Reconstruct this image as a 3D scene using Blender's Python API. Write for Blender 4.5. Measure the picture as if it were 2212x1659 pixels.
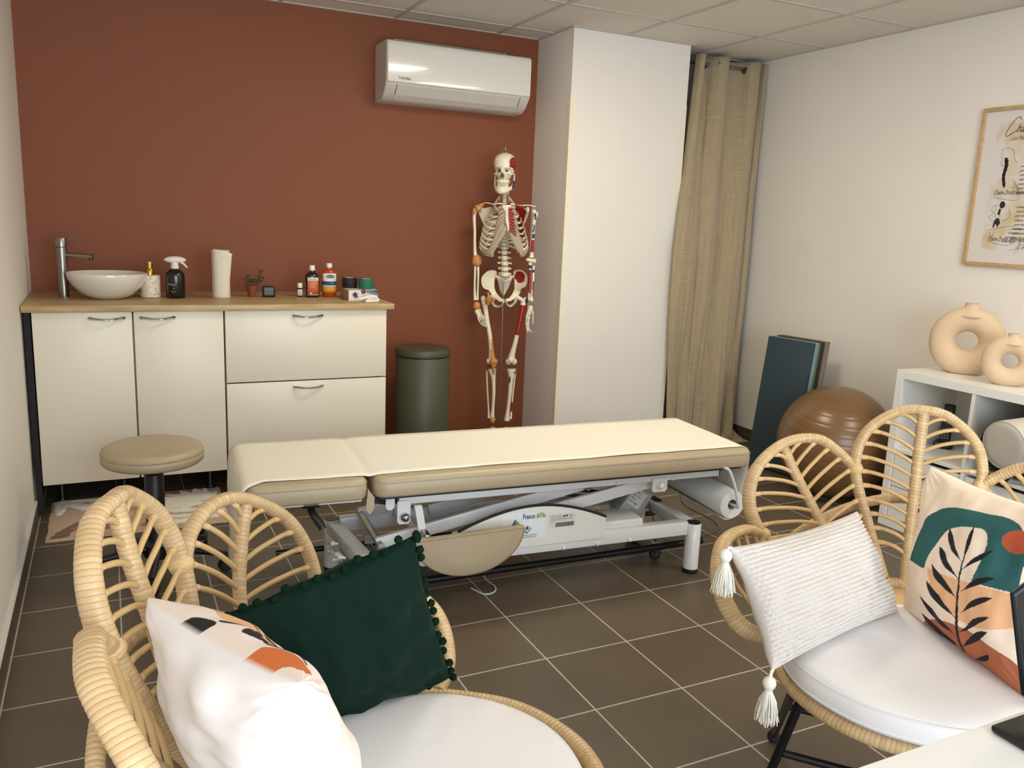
import bpy, bmesh, math, random
import numpy as np
from mathutils import Vector, Matrix, noise
for o in list(bpy.data.objects): bpy.data.objects.remove(o, do_unlink=True)
SC = bpy.context.scene
COL = SC.collection
D = math.pi/180
# ------------------------------------------------------------------ camera
CF, CYAW, CPITCH, CROLL = 1797.7, .454454, .194014, .040904
CAM = np.array([-.9025, -4.5580, 1.3476])
XL, XR, H = -1.2369, 2.8274, 2.375
YF = -5.9
def axes():
    f = np.array([math.sin(CYAW)*math.cos(CPITCH), math.cos(CYAW)*math.cos(CPITCH), -math.sin(CPITCH)])
    r = np.array([math.cos(CYAW), -math.sin(CYAW), 0.]); u = np.cross(r, f)
    return r*math.cos(CROLL)+u*math.sin(CROLL), -r*math.sin(CROLL)+u*math.cos(CROLL), f
AR, AU, AF = axes()
cd = bpy.data.cameras.new('camera'); cam = bpy.data.objects.new('camera', cd); COL.objects.link(cam)
cd.sensor_width = 36; cd.sensor_fit = 'HORIZONTAL'; cd.lens = CF/2212*36; cd.clip_start = .02
m = Matrix.Identity(4)
for i in range(3):
    m[i][0] = AR[i]; m[i][1] = AU[i]; m[i][2] = -AF[i]; m[i][3] = CAM[i]
cam.matrix_world = m
SC.camera = cam
# ------------------------------------------------------------------ world, lights, exposure
SC.view_settings.view_transform = 'Standard'; SC.view_settings.look = 'None'
SC.view_settings.gamma = 1; SC.view_settings.use_curve_mapping = False
SC.view_settings.exposure = .03
w = bpy.data.worlds.new('world'); SC.world = w; w.use_nodes = True
w.node_tree.nodes['Background'].inputs[0].default_value = (.75, .86, 1, 1)
w.node_tree.nodes['Background'].inputs[1].default_value = .6
def area(name, loc, rot, sx, sy, power, color):
    l = bpy.data.lights.new(name, 'AREA'); l.shape = 'RECTANGLE'; l.size = sx; l.size_y = sy
    l.energy = power; l.color = color
    o = bpy.data.objects.new(name, l); COL.objects.link(o); o.location = loc; o.rotation_euler = rot
    return o
# daylight through the shop window behind the camera
area('window_daylight', (.0, YF-.16, 1.2), (90*D, 0, 0), 2.2, 1.9, 120, (.84, .92, 1.0))
CEIL_LIGHTS = [(.838, -1.71), (2.038, -3.51)]  # second panel is unseen, added for more light on the right wall
LAMP = 23
# ------------------------------------------------------------------ geometry helpers
def on(u, v, ax, val):
    """where the sight line of a photo point meets the plane ax = val"""
    d = AF + AR*((u-1106)/CF) - AU*((v-829.5)/CF)
    i = 'xyz'.index(ax); t = (val-CAM[i])/d[i]
    return CAM + t*d
def onplane(u, v, P0, N):
    d = AF + AR*((u-1106)/CF) - AU*((v-829.5)/CF)
    t = np.dot(np.array(P0)-CAM, N)/np.dot(d, N)
    return CAM + t*d
class MB:
    def __init__(s): s.v = []; s.f = []; s.m = []; s.uv = []; s.c = None
    def add(s, vs, fs, mi=0, uvs=None):
        b = len(s.v); s.v += [tuple(map(float, p)) for p in vs]
        for k, f in enumerate(fs):
            s.f.append(tuple(b+i for i in f)); s.m.append(mi)
            s.uv.append(uvs[k] if uvs else None)
        return s
    def box(s, a, b, mi=0, M=None):
        x0, y0, z0 = a; x1, y1, z1 = b
        vs = [(x, y, z) for x in (x0, x1) for y in (y0, y1) for z in (z0, z1)]
        if M is not None: vs = [tuple(M @ Vector(p)) for p in vs]
        return s.add(vs, [(0,1,3,2),(4,6,7,5),(0,4,5,1),(2,3,7,6),(0,2,6,4),(1,5,7,3)], mi)
    def rbox(s, a, b, r=.005, seg=3, mi=0, M=None):
        bm = bmesh.new(); bmesh.ops.create_cube(bm, size=1)
        c = [(a[i]+b[i])/2 for i in range(3)]; d = [abs(b[i]-a[i]) for i in range(3)]
        for v in bm.verts: v.co = Vector([c[i]+v.co[i]*d[i] for i in range(3)])
        r = min(r, min(d)*.49)
        bmesh.ops.bevel(bm, geom=list(bm.edges), offset=r, segments=seg, profile=.5, affect='EDGES')
        bm.verts.index_update()
        vs = [v.co.copy() for v in bm.verts]
        if M is not None: vs = [M @ v for v in vs]
        s.add([tuple(v) for v in vs], [[v.index for v in f.verts] for f in bm.faces], mi); bm.free(); return s
    def lathe(s, prof, n=32, c=(0,0,0), mi=0, M=None, close=True, sx=1, sy=1):
        vs = []; fs = []
        for r, z in prof:
            for k in range(n):
                a = 2*math.pi*k/n; vs.append((c[0]+r*math.cos(a)*sx, c[1]+r*math.sin(a)*sy, c[2]+z))
        for i in range(len(prof)-1):
            for k in range(n):
                k2 = (k+1) % n; fs.append((i*n+k, i*n+k2, (i+1)*n+k2, (i+1)*n+k))
        if close:
            if prof[0][0] > 1e-6: fs.append(tuple(range(n))[::-1])
            if prof[-1][0] > 1e-6: fs.append(tuple((len(prof)-1)*n+k for k in range(n)))
        if M is not None: vs = [tuple(M @ Vector(p)) for p in vs]
        return s.add(vs, fs, mi)
    def ball(s, c, r, n=16, mi=0, sc=(1,1,1), M=None):
        prof = [(max(1e-5, math.sin(math.pi*i/(n//2+2)))*1.0, -math.cos(math.pi*i/(n//2+2))) for i in range(n//2+3)]
        vs = []; fs = []
        for rr, z in prof:
            for k in range(n):
                a = 2*math.pi*k/n; p = Vector((rr*math.cos(a)*r*sc[0], rr*math.sin(a)*r*sc[1], z*r*sc[2]))
                if M is not None: p = M @ p
                vs.append((c[0]+p.x, c[1]+p.y, c[2]+p.z))
        for i in range(len(prof)-1):
            for k in range(n):
                k2 = (k+1) % n; fs.append((i*n+k, i*n+k2, (i+1)*n+k2, (i+1)*n+k))
        return s.add(vs, fs, mi)
    def tube(s, P, R, n=10, mi=0, closed=False, flat=1.0, up=None, cap=True, u0=0.):
        """flat: widening of the section along the 'up' direction"""
        P = [Vector(p) for p in P]; N = len(P)
        if not hasattr(R, '__len__'): R = [R]*N
        T = []
        for i in range(N):
            a = P[(i-1) % N] if (closed or i > 0) else P[i]; b = P[(i+1) % N] if (closed or i < N-1) else P[i]
            t = (b-a); T.append(t.normalized() if t.length > 1e-9 else Vector((0,0,1)))
        vs = []; uvr = []; L = u0; ref = None
        for i in range(N):
            t = T[i]
            if up is not None:
                q = up[i] if isinstance(up, list) else up
                a = Vector(q); a = a-t*a.dot(t)
                if a.length < 1e-6: a = t.orthogonal()
                a.normalize()
            else:
                if ref is None: ref = t.orthogonal().normalized()
                a = ref-t*ref.dot(t)
                if a.length < 1e-6: a = t.orthogonal()
                a.normalize(); ref = a
            b = t.cross(a)
            if i: L += (P[i]-P[i-1]).length
            uvr.append(L)
            for k in range(n):
                g = 2*math.pi*k/n; vs.append(tuple(P[i]+(a*math.cos(g)*flat+b*math.sin(g))*R[i]))
        fs = []; uvs = []
        rng = N if closed else N-1
        for i in range(rng):
            j = (i+1) % N
            ua = uvr[i]; ub = uvr[j] if j > i else uvr[i]+(P[j]-P[i]).length
            for k in range(n):
                k2 = (k+1) % n; fs.append((i*n+k, i*n+k2, j*n+k2, j*n+k))
                uvs.append(((ua, k/n), (ua, (k+1)/n), (ub, (k+1)/n), (ub, k/n)))
        if not closed and cap:
            fs.append(tuple(range(n))[::-1]); uvs.append(None); fs.append(tuple((N-1)*n+k for k in range(n))); uvs.append(None)
        return s.add(vs, fs, mi, uvs)
    def prism(s, poly, n, th, mi=0):
        """extrude a 3D polygon by th along n (both faces closed)"""
        n = Vector(n).normalized(); a = [Vector(p) for p in poly]; b = [p+n*th for p in a]; k = len(a)
        return s.add([tuple(p) for p in a+b], [tuple(range(k))[::-1], tuple(range(k, 2*k))]+[(i, (i+1) % k, (i+1) % k+k, i+k) for i in range(k)], mi)
    def grid(s, F, nu, nv, mi=0, wrapu=False):
        vs = [F(i/nu, j/nv) for j in range(nv+1) for i in range(nu+1)]
        fs = [(j*(nu+1)+i, j*(nu+1)+i+1, (j+1)*(nu+1)+i+1, (j+1)*(nu+1)+i) for j in range(nv) for i in range(nu)]
        uvs = [((i/nu, j/nv), ((i+1)/nu, j/nv), ((i+1)/nu, (j+1)/nv), (i/nu, (j+1)/nv)) for j in range(nv) for i in range(nu)]
        return s.add(vs, fs, mi, uvs)
def cr(P, n=8, closed=False):
    P = [Vector(p) for p in P]; N = len(P); out = []
    Q = [P[-1]]+P+[P[0], P[1]] if closed else [P[0]*2-P[1]]+P+[P[-1]*2-P[-2]]
    for i in range(1, len(Q)-2):
        a, b, c, d = Q[i-1:i+3]
        for k in range(n):
            t = k/n
            out.append(.5*((2*b)+(c-a)*t+(2*a-5*b+4*c-d)*t*t+(3*b-a-3*c+d)*t**3))
    if not closed: out.append(P[-1])
    return out
def resample(P, step):
    P = [Vector(p) for p in P]; L = [0]
    for a, b in zip(P, P[1:]): L.append(L[-1]+(b-a).length)
    n = max(2, int(L[-1]/step)+1); out = []; j = 0
    for k in range(n+1):
        s = L[-1]*k/n
        while j < len(P)-2 and L[j+1] < s: j += 1
        t = (s-L[j])/max(1e-9, L[j+1]-L[j]); out.append(P[j].lerp(P[j+1], t))
    return out
def at_len(P, s):
    acc = 0
    for a, b in zip(P, P[1:]):
        l = (b-a).length
        if acc+l >= s: return a.lerp(b, (s-acc)/max(l, 1e-9))
        acc += l
    return P[-1].copy()
# ------------------------------------------------------------------ materials
def lin(c):
    return tuple(((x/255)/12.92 if x/255 <= .04045 else ((x/255+.055)/1.055)**2.4) for x in c)
MATS = {}
def mat(name, rgb, rough=.5, metal=0, spec=.5, bump=0, bscale=50, bdetail=3, var=0, vscale=8, coat=0, sheen=0, emit=None, trans=0, stretch=None, kind='noise', coordn='Object', attr=None, bdist=.002, ior=None):
    if name in MATS: return MATS[name]
    M = bpy.data.materials.new(name); M.use_nodes = True; nt = M.node_tree; b = nt.nodes['Principled BSDF']
    c = lin(rgb)
    b.inputs['Base Color'].default_value = (*c, 1); b.inputs['Roughness'].default_value = rough
    b.inputs['Metallic'].default_value = metal; b.inputs['Specular IOR Level'].default_value = spec
    b.inputs['Coat Weight'].default_value = coat; b.inputs['Sheen Weight'].default_value = sheen
    b.inputs['Transmission Weight'].default_value = trans
    if ior: b.inputs['IOR'].default_value = ior
    if emit: b.inputs['Emission Color'].default_value = (*lin(emit[0]), 1); b.inputs['Emission Strength'].default_value = emit[1]
    tc = nt.nodes.new('ShaderNodeTexCoord'); mp = nt.nodes.new('ShaderNodeMapping')
    nt.links.new(tc.outputs[coordn], mp.inputs[0])
    if stretch: mp.inputs['Scale'].default_value = stretch
    if var:
        n = nt.nodes.new('ShaderNodeTexNoise'); n.inputs['Scale'].default_value = vscale; n.inputs['Detail'].default_value = 4
        nt.links.new(mp.outputs[0], n.inputs['Vector'])
        r = nt.nodes.new('ShaderNodeMapRange'); r.inputs[1].default_value = .3; r.inputs[2].default_value = .7
        r.inputs[3].default_value = 1-var; r.inputs[4].default_value = 1+var*.6
        nt.links.new(n.outputs[0], r.inputs[0])
        mx = nt.nodes.new('ShaderNodeMix'); mx.data_type = 'RGBA'; mx.blend_type = 'MULTIPLY'; mx.inputs[0].default_value = 1
        mx.inputs[6].default_value = (*c, 1); nt.links.new(r.outputs[0], mx.inputs[7]); nt.links.new(mx.outputs[2], b.inputs['Base Color'])
    if attr:
        a = nt.nodes.new('ShaderNodeAttribute'); a.attribute_name = attr; nt.links.new(a.outputs['Color'], b.inputs['Base Color'])
    if bump:
        if kind == 'noise':
            n = nt.nodes.new('ShaderNodeTexNoise'); n.inputs['Detail'].default_value = bdetail
        elif kind == 'voronoi': n = nt.nodes.new('ShaderNodeTexVoronoi')
        n.inputs['Scale'].default_value = bscale; nt.links.new(mp.outputs[0], n.inputs['Vector'])
        bp = nt.nodes.new('ShaderNodeBump'); bp.inputs['Strength'].default_value = bump; bp.inputs['Distance'].default_value = bdist
        nt.links.new(n.outputs[0], bp.inputs['Height']); nt.links.new(bp.outputs[0], b.inputs['Normal'])
    MATS[name] = M; return M
def nodes_of(M): return M.node_tree, M.node_tree.nodes['Principled BSDF']
# ------------------------------------------------------------------ object helpers
def obj(name, mb, mats, parent=None, smooth=True, rel=True, ang=40, solid=0, sub=0, label=None):
    """link a builder as one mesh; rel: the verts are in world space and are moved into the parent's space"""
    me = bpy.data.meshes.new(name); off = Vector((0,0,0)); 
    if parent is not None and rel:
        p = parent
        while p is not None: off += p.location; p = p.parent
    me.from_pydata([Vector(v)-off for v in mb.v], [], mb.f)
    if not isinstance(mats, (list, tuple)): mats = [mats]
    for x in mats: me.materials.append(x)
    me.polygons.foreach_set('material_index', mb.m)
    if any(u is not None for u in mb.uv):
        uv = me.uv_layers.new(name='UVMap'); k = 0; arr = np.zeros(len(me.loops)*2)
        for f, u in zip(mb.f, mb.uv):
            for q in range(len(f)):
                if u is not None: arr[2*k] = u[q][0]; arr[2*k+1] = u[q][1]
                k += 1
        uv.data.foreach_set('uv', arr)
    if mb.c is not None:
        ca = me.color_attributes.new('pattern', 'FLOAT_COLOR', 'POINT'); ca.data.foreach_set('color', np.array(mb.c, dtype=float).ravel())
    me.update(); me.validate()
    bm = bmesh.new(); bm.from_mesh(me); bmesh.ops.recalc_face_normals(bm, faces=bm.faces); bm.to_mesh(me); bm.free()
    if smooth:
        me.polygons.foreach_set('use_smooth', [True]*len(me.polygons))
        try: me.set_sharp_from_angle(angle=ang*D)
        except Exception: pass
    o = bpy.data.objects.new(name, me); COL.objects.link(o)
    if parent is not None: o.parent = parent
    if solid:
        q = o.modifiers.new('thick', 'SOLIDIFY'); q.thickness = solid; q.offset = 0
    if sub:
        q = o.modifiers.new('sub', 'SUBSURF'); q.levels = sub; q.render_levels = sub
    if label: o['label'] = label
    return o
def thing(name, label, cat, loc=(0,0,0), group=None, rotz=0):
    o = bpy.data.objects.new(name, None); COL.objects.link(o); o.location = loc; o.rotation_euler = (0,0,rotz)
    o.empty_display_size = .05; o['label'] = label; o['category'] = cat
    if group: o['group'] = group
    return o
def tag(o, label, cat, group=None):
    o['label'] = label; o['category'] = cat
    if group: o['group'] = group
    return o
def struct(name, mb, mats, smooth=False, **k):
    o = obj(name, mb, mats, None, smooth, **k); o['kind'] = 'structure'; return o
def text_mb(txt, size, origin, xdir, ydir, mi=0, shear=0, depth=.0004, mb=None, bold=0, sx=1):
    cu = bpy.data.curves.new('t', 'FONT'); cu.body = txt; cu.size = size; cu.shear = shear; cu.offset = bold
    cu.extrude = 0; cu.resolution_u = 2
    o = bpy.data.objects.new('t', cu); COL.objects.link(o)
    dg = bpy.context.evaluated_depsgraph_get(); me = bpy.data.meshes.new_from_object(o.evaluated_get(dg))
    X = Vector(xdir).normalized()*sx; Y = Vector(ydir).normalized(); O = Vector(origin)
    mb = mb or MB(); n = Vector(xdir).cross(Y).normalized()*depth
    mb.add([tuple(O+X*v.co.x+Y*v.co.y+n) for v in me.vertices], [tuple(p.vertices) for p in me.polygons], mi)
    bpy.data.objects.remove(o); bpy.data.curves.remove(cu); bpy.data.meshes.remove(me)
    return mb
#PART2
# ------------------------------------------------------------------ structure
m_terra = mat('terracotta_paint', (131,70,38), .62, bump=.25, bscale=220, var=.03, vscale=3)
m_white = mat('white_wall_paint', (238,232,224), .75, bump=.2, bscale=200, var=.02, vscale=2)
m_ceil = mat('ceiling_tile', (226,219,208), .95, bump=.5, bscale=400, var=.04, vscale=60)
m_bar = mat('ceiling_grid_metal', (196,188,178), .5)
m_plinth = mat('plinth_tile', (84,70,60), .45, var=.08)
m_seal = mat('white_sealant', (215,210,204), .6)
m_guard = mat('corner_guard_plastic', (240,232,212), .35)
def floor_mat():
    M = mat('floor_tile', (112,96,82), .42, spec=.45); nt, b = nodes_of(M)
    tc = nt.nodes.new('ShaderNodeTexCoord'); mp = nt.nodes.new('ShaderNodeMapping')
    nt.links.new(tc.outputs['Object'], mp.inputs[0])
    mp.inputs['Location'].default_value = (.0194+.30*20, 1.8608+.30*40, 0)
    br = nt.nodes.new('ShaderNodeTexBrick'); br.offset = 0; br.squash = 1
    br.inputs['Scale'].default_value = 1; br.inputs['Brick Width'].default_value = .30; br.inputs['Row Height'].default_value = .30
    br.inputs['Mortar Size'].default_value = .0028; br.inputs['Mortar Smooth'].default_value = .15; br.inputs['Bias'].default_value = 0
    br.inputs['Color1'].default_value = (*lin((97,84,68)),1); br.inputs['Color2'].default_value = (*lin((92,79,64)),1)
    br.inputs['Mortar'].default_value = (*lin((186,178,164)),1)
    nt.links.new(mp.outputs[0], br.inputs['Vector'])
    n = nt.nodes.new('ShaderNodeTexNoise'); n.inputs['Scale'].default_value = 5; n.inputs['Detail'].default_value = 6
    nt.links.new(tc.outputs['Object'], n.inputs['Vector'])
    r = nt.nodes.new('ShaderNodeMapRange'); r.inputs[1].default_value=.3; r.inputs[2].default_value=.7; r.inputs[3].default_value=.9; r.inputs[4].default_value=1.06
    nt.links.new(n.outputs[0], r.inputs[0])
    mx = nt.nodes.new('ShaderNodeMix'); mx.data_type='RGBA'; mx.blend_type='MULTIPLY'; mx.inputs[0].default_value=1
    nt.links.new(br.outputs['Color'], mx.inputs[6]); nt.links.new(r.outputs[0], mx.inputs[7]); nt.links.new(mx.outputs[2], b.inputs['Base Color'])
    bp = nt.nodes.new('ShaderNodeBump'); bp.inputs['Strength'].default_value=.5; bp.inputs['Distance'].default_value=.0015; bp.invert=True
    nt.links.new(br.outputs['Fac'], bp.inputs['Height']); nt.links.new(bp.outputs[0], b.inputs['Normal'])
    return M
struct('floor', MB().box((XL-.15, YF-.15, -.1), (XR+.15, .15, 0)), floor_mat())
# ceiling: tiles between a metal grid
OX, OA = .5384, .2101
cb = MB()
xs = [OX+.6*i for i in range(-3, 4)]; ys = [-OA-.6*j for j in range(0, 11)]
gx = [XL-.1]+[x for x in xs if XL < x < XR]+[XR+.1]; gy = [0.1]+[y for y in ys if y > YF]+[YF-.1]
lamps = set()
for i in range(len(gx)-1):
    for j in range(len(gy)-1):
        cx, cy = (gx[i]+gx[i+1])/2, (gy[j]+gy[j+1])/2
        if any(abs(cx-a) < .1 and abs(cy-b) < .1 for a, b in CEIL_LIGHTS): continue
        cb.box((gx[i]+.006, gy[j+1]+.006, H+.003), (gx[i+1]-.006, gy[j]-.006, H+.02))
cb.box((XL-.15, YF-.15, H+.12), (XR+.15, .15, H+.16))
struct('ceiling', cb, m_ceil)
gb = MB()
for x in gx[1:-1]: gb.box((x-.011, YF, H-.001), (x+.011, 0, H+.014))
for y in gy[1:-1]: gb.box((XL, y-.009, H-.0012), (XR, y+.009, H+.014))
for a, b in (((XL, -.022, H-.002), (XR, 0, H+.014)), ((XL, YF, H-.002), (XL+.02, 0, H+.014)), ((XR-.02, YF, H-.002), (XR, 0, H+.014))): gb.box(a, b)
CX0, CX1, CY = 1.4065, 2.178, -.4142
gb.box((CX0-.02, CY-.02, H-.0025), (CX1+.02, 0, H+.01))
struct('trim_1', gb, m_bar)
struct('wall_back', MB().box((XL-.15, 0, -.1), (XR+.15, .15, H+.12)), m_terra)
struct('wall_left', MB().box((XL-.15, YF, -.1), (XL, 0, H+.12)), m_white)
struct('wall_right', MB().box((XR, YF, -.1), (XR+.15, 0, H+.12)), m_white)
struct('wall_pillar', MB().box((CX0, CY, 0), (CX1, 0, H)), m_white)
struct('wall_niche', MB().box((CX1, -.03, 0), (XR, 0, H)), m_white)
WX0, WX1, WZ0, WZ1 = -1.12, 1.12, .12, 2.2
fb = MB()
fb.box((XL, YF-.15, -.1), (WX0, YF, H+.12)); fb.box((WX1, YF-.15, -.1), (XR, YF, H+.12))
fb.box((WX0, YF-.15, -.1), (WX1, YF, WZ0)); fb.box((WX0, YF-.15, WZ1), (WX1, YF, H+.12))
struct('wall_front', fb, m_white)
wf = MB()
for a, b in (((WX0, YF-.1, WZ0), (WX0+.05, YF-.04, WZ1)), ((WX1-.05, YF-.1, WZ0), (WX1, YF-.04, WZ1)), ((WX0, YF-.1, WZ0), (WX1, YF-.04, WZ0+.05)), ((WX0, YF-.1, WZ1-.05), (WX1, YF-.04, WZ1)), ((-.03, YF-.1, WZ0), (.03, YF-.04, WZ1))): wf.rbox(a, b, .004, 1)
struct('window_1', wf, mat('window_frame_grey', (90,92,95), .4))
bl = MB()
bl.box((XL, YF, 0), (XL+.0135, -.0, .072)); struct('baseboard_left', bl, m_plinth)
struct('trim_2', MB().box((XL, YF, .072), (XL+.012, 0, .0765)), m_seal)
struct('baseboard_back', MB().box((XL+.0135, -.0135, 0), (CX0, 0, .072)), m_plinth)
struct('baseboard_right', MB().box((XR-.0135, YF, 0), (XR, -.03, .072)), m_plinth)
struct('baseboard_pillar', MB().box((CX0-.0135, CY-.0135, 0), (CX1+.0135, 0, .072)), m_plinth)
gd = MB()
for sx, cx in ((1, CX0), (-1, CX1)):
    gd.box((cx, CY-.002, .072), (cx+sx*.03, CY, 2.04)); gd.box((cx-sx*.002, CY-.002, .072), (cx, CY+.03, 2.04))
struct('trim_3', gd, m_guard)
# ceiling light panels, the second one added to brighten the right wall
m_panel = mat('light_panel', (255,240,214), .4, emit=((255,246,222), LAMP))
m_panelframe = mat('panel_frame', (235,232,226), .4)
for k, (a, b) in enumerate(CEIL_LIGHTS):
    t = thing('ceiling_light', ['square flush light panel in the ceiling above the treatment table', 'added square ceiling light panel, unseen, brightening the right wall'][k], 'ceiling light', (a, b, H-.004))
    f = MB()
    for p, q in (((-.288,-.288),(.288,-.268)), ((-.288,.268),(.288,.288)), ((-.288,-.268),(-.268,.268)), ((.268,-.268),(.288,.268))): f.box((p[0], p[1], -.003), (q[0], q[1], .012))
    obj('frame', f, m_panelframe, t, False, rel=False)
    obj('diffuser', MB().box((-.268,-.268,0), (.268,.268,.006)), m_panel, t, False, rel=False)
#PART3
# ------------------------------------------------------------------ kitchen units along the back wall
m_front = mat('cream_laminate', (231,222,204), .38, bump=.05, bscale=90)
m_carc = mat('dark_recess', (24,22,20), .7)
m_side = mat('white_carcass', (214,205,190), .5)
m_chrome = mat('chrome', (200,198,192), .16, metal=1)
m_steel = mat('brushed_steel', (150,148,142), .3, metal=1)
m_black = mat('black_plastic', (16,16,17), .42)
m_blackm = mat('black_metal', (14,14,15), .38, metal=.2)
def wood_mat(name, c1, c2, scale=1.0, rough=.4, st=(1,14,14)):
    M = mat(name, c1, rough); nt, b = nodes_of(M)
    tc = nt.nodes.new('ShaderNodeTexCoord'); mp = nt.nodes.new('ShaderNodeMapping'); mp.inputs['Scale'].default_value = st
    n = nt.nodes.new('ShaderNodeTexNoise'); n.inputs['Scale'].default_value = 6*scale; n.inputs['Detail'].default_value = 8; n.inputs['Distortion'].default_value = .4
    r = nt.nodes.new('ShaderNodeValToRGB'); r.color_ramp.elements[0].color = (*lin(c2),1); r.color_ramp.elements[1].color = (*lin(c1),1)
    r.color_ramp.elements[0].position=.35; r.color_ramp.elements[1].position=.65
    nt.links.new(tc.outputs['Object'], mp.inputs[0]); nt.links.new(mp.outputs[0], n.inputs['Vector']); nt.links.new(n.outputs[0], r.inputs[0]); nt.links.new(r.outputs[0], b.inputs['Base Color'])
    return M
m_oak = wood_mat('light_oak_laminate', (196,170,124), (170,143,98))
YD = -.62
def handle(parent, cx, z, n='handle', L=.138):
    P = []
    for i in range(25):
        t = i/24; P.append((cx-L/2+L*t, YD-.004-.026*math.sin(math.pi*t)**.8, z+.010-.006*math.sin(math.pi*t)))
    R = [.0045+.0025*abs(math.cos(math.pi*i/24)) for i in range(25)]
    b = MB().tube(P, R, 10, flat=.8, up=(0,0,1))
    for s in (-1, 1): b.lathe([(.0075,0),(.0075,.006),(.005,.008)], 12, M=Matrix.Translation((cx+s*(L/2-.004), YD, z+.009)) @ Matrix.Rotation(90*D, 4, 'X'))
    return obj(n, b, m_chrome, parent)
def unit(label, x0, x1, fronts, hx, fac=None):
    t = thing('base_cabinet', label, 'cabinet', ((x0+x1)/2, -.31, 0), 'cream base cabinets under the worktop')
    b = MB()
    for a, c in (((x0+.001, -.6, .15), (x0+.019, -.02, .885)), ((x1-.019, -.6, .15), (x1-.001, -.02, .885)), ((x0+.02, -.6, .15), (x1-.02, -.02, .168)), ((x0+.02, -.03, .17), (x1-.02, -.02, .885))): b.box(a, c)
    obj('body', b, m_side, t, False)
    for x in (x0+.06, x1-.06):
        for y in (-.42, -.1): obj('foot', MB().lathe([(.02,0),(.02,.02),(.012,.03),(.012,.15)], 12, c=(x, y, 0)), m_black, t)
    kb = MB().box((x0+.004, -.6, .1505), (x1-.004, -.594, .884)); obj('gap_shade_sheet', kb, m_carc, t, False)  # dark sheet stands in for the shade between the fronts
    for (fa, fb, fz0, fz1, nm, hc) in fronts:
        d = obj(nm, MB().rbox((fa+.002, YD, fz0), (fb-.002, YD+.018, fz1), .0012, 2), m_front, t, ang=30)
        if hc is not None: handle(d, hc, fz1-.035)
    return t
unit('leftmost cream cabinet with one door and a bow handle at the top right', -1.2, -.822, [(-1.2, -.818, .148, .894, 'door', -.917)], 0)
unit('middle cream cabinet with one door, between the left door and the drawers', -.818, -.442, [(-.815, -.442, .148, .894, 'door', -.717)], 0)
unit('wide cream cabinet with two stacked drawer fronts beside the bin', -.438, .322, [(-.438, .322, .562, .894, 'drawer', -.064), (-.438, .322, .148, .556, 'drawer', -.064)], 0)
# fix handle rows by measured place
fl = obj('filler_strip', MB().box((-1.228, -.6, .01), (-1.205, -.585, .893)), m_carc, None, False)
tag(fl, 'narrow dark filler strip between left wall and cream cabinet', 'filler strip')
wt = obj('worktop', MB().rbox((-1.233, -.645, .897), (.352, -.004, .925), .002, 2), m_oak, None, ang=30)
tag(wt, 'pale oak laminate worktop across the cream cabinets', 'worktop')
# ------------------------------------------------------------------ things on the worktop
ZT = .925
m_ceram = mat('glazed_ceramic', (226,219,206), .12, coat=.5)
bs = MB()
bx, by = -.908, -.34
pr_o = [(.055,0),(.075,.002),(.11,.022),(.145,.058),(.162,.09),(.168,.113),(.1665,.1165),(.163,.113),(.156,.09),(.138,.06),(.10,.028),(.06,.014),(.02,.012),(.0001,.012)]
t = thing('vessel_basin', 'round cream ceramic bowl basin standing on the worktop', 'basin', (bx, by, ZT))
obj('bowl', MB().lathe(pr_o, 64, c=(bx, by, ZT)), m_ceram, t, ang=60)
obj('drain', MB().lathe([(.022,.012),(.024,.0145),(.02,.016),(.0001,.016)], 24, c=(bx, by, ZT)), m_chrome, t)
fx, fy = -1.088, -.26
t = thing('mixer_tap', 'tall chrome cylinder mixer tap standing left of the basin', 'tap', (fx, fy, ZT))
obj('body', MB().lathe([(.026,0),(.026,.004),(.0215,.006),(.0215,.222),(.020,.2235),(.0215,.225)], 32, c=(fx,fy,ZT)), m_steel, t)
obj('cap', MB().lathe([(.0235,.226),(.0235,.262),(.022,.265),(.0001,.2655)], 32, c=(fx,fy,ZT)), m_steel, t)
obj('spout', MB().tube([(fx+.015,fy-.004,ZT+.188),(fx+.08,fy-.02,ZT+.186),(fx+.125,fy-.033,ZT+.184)], [.0115,.0112,.0115], 20), m_steel, t)
obj('aerator', MB().lathe([(.0095,-.014),(.0095,.0)], 16, c=(fx+.117,fy-.031,ZT+.184)), m_black, t)
obj('lever', MB().tube([(fx+.018,fy-.005,ZT+.25),(fx+.035,fy-.01,ZT+.255),(fx+.062,fy-.018,ZT+.264)], [.0045,.004,.0035], 10), m_steel, t)
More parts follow.
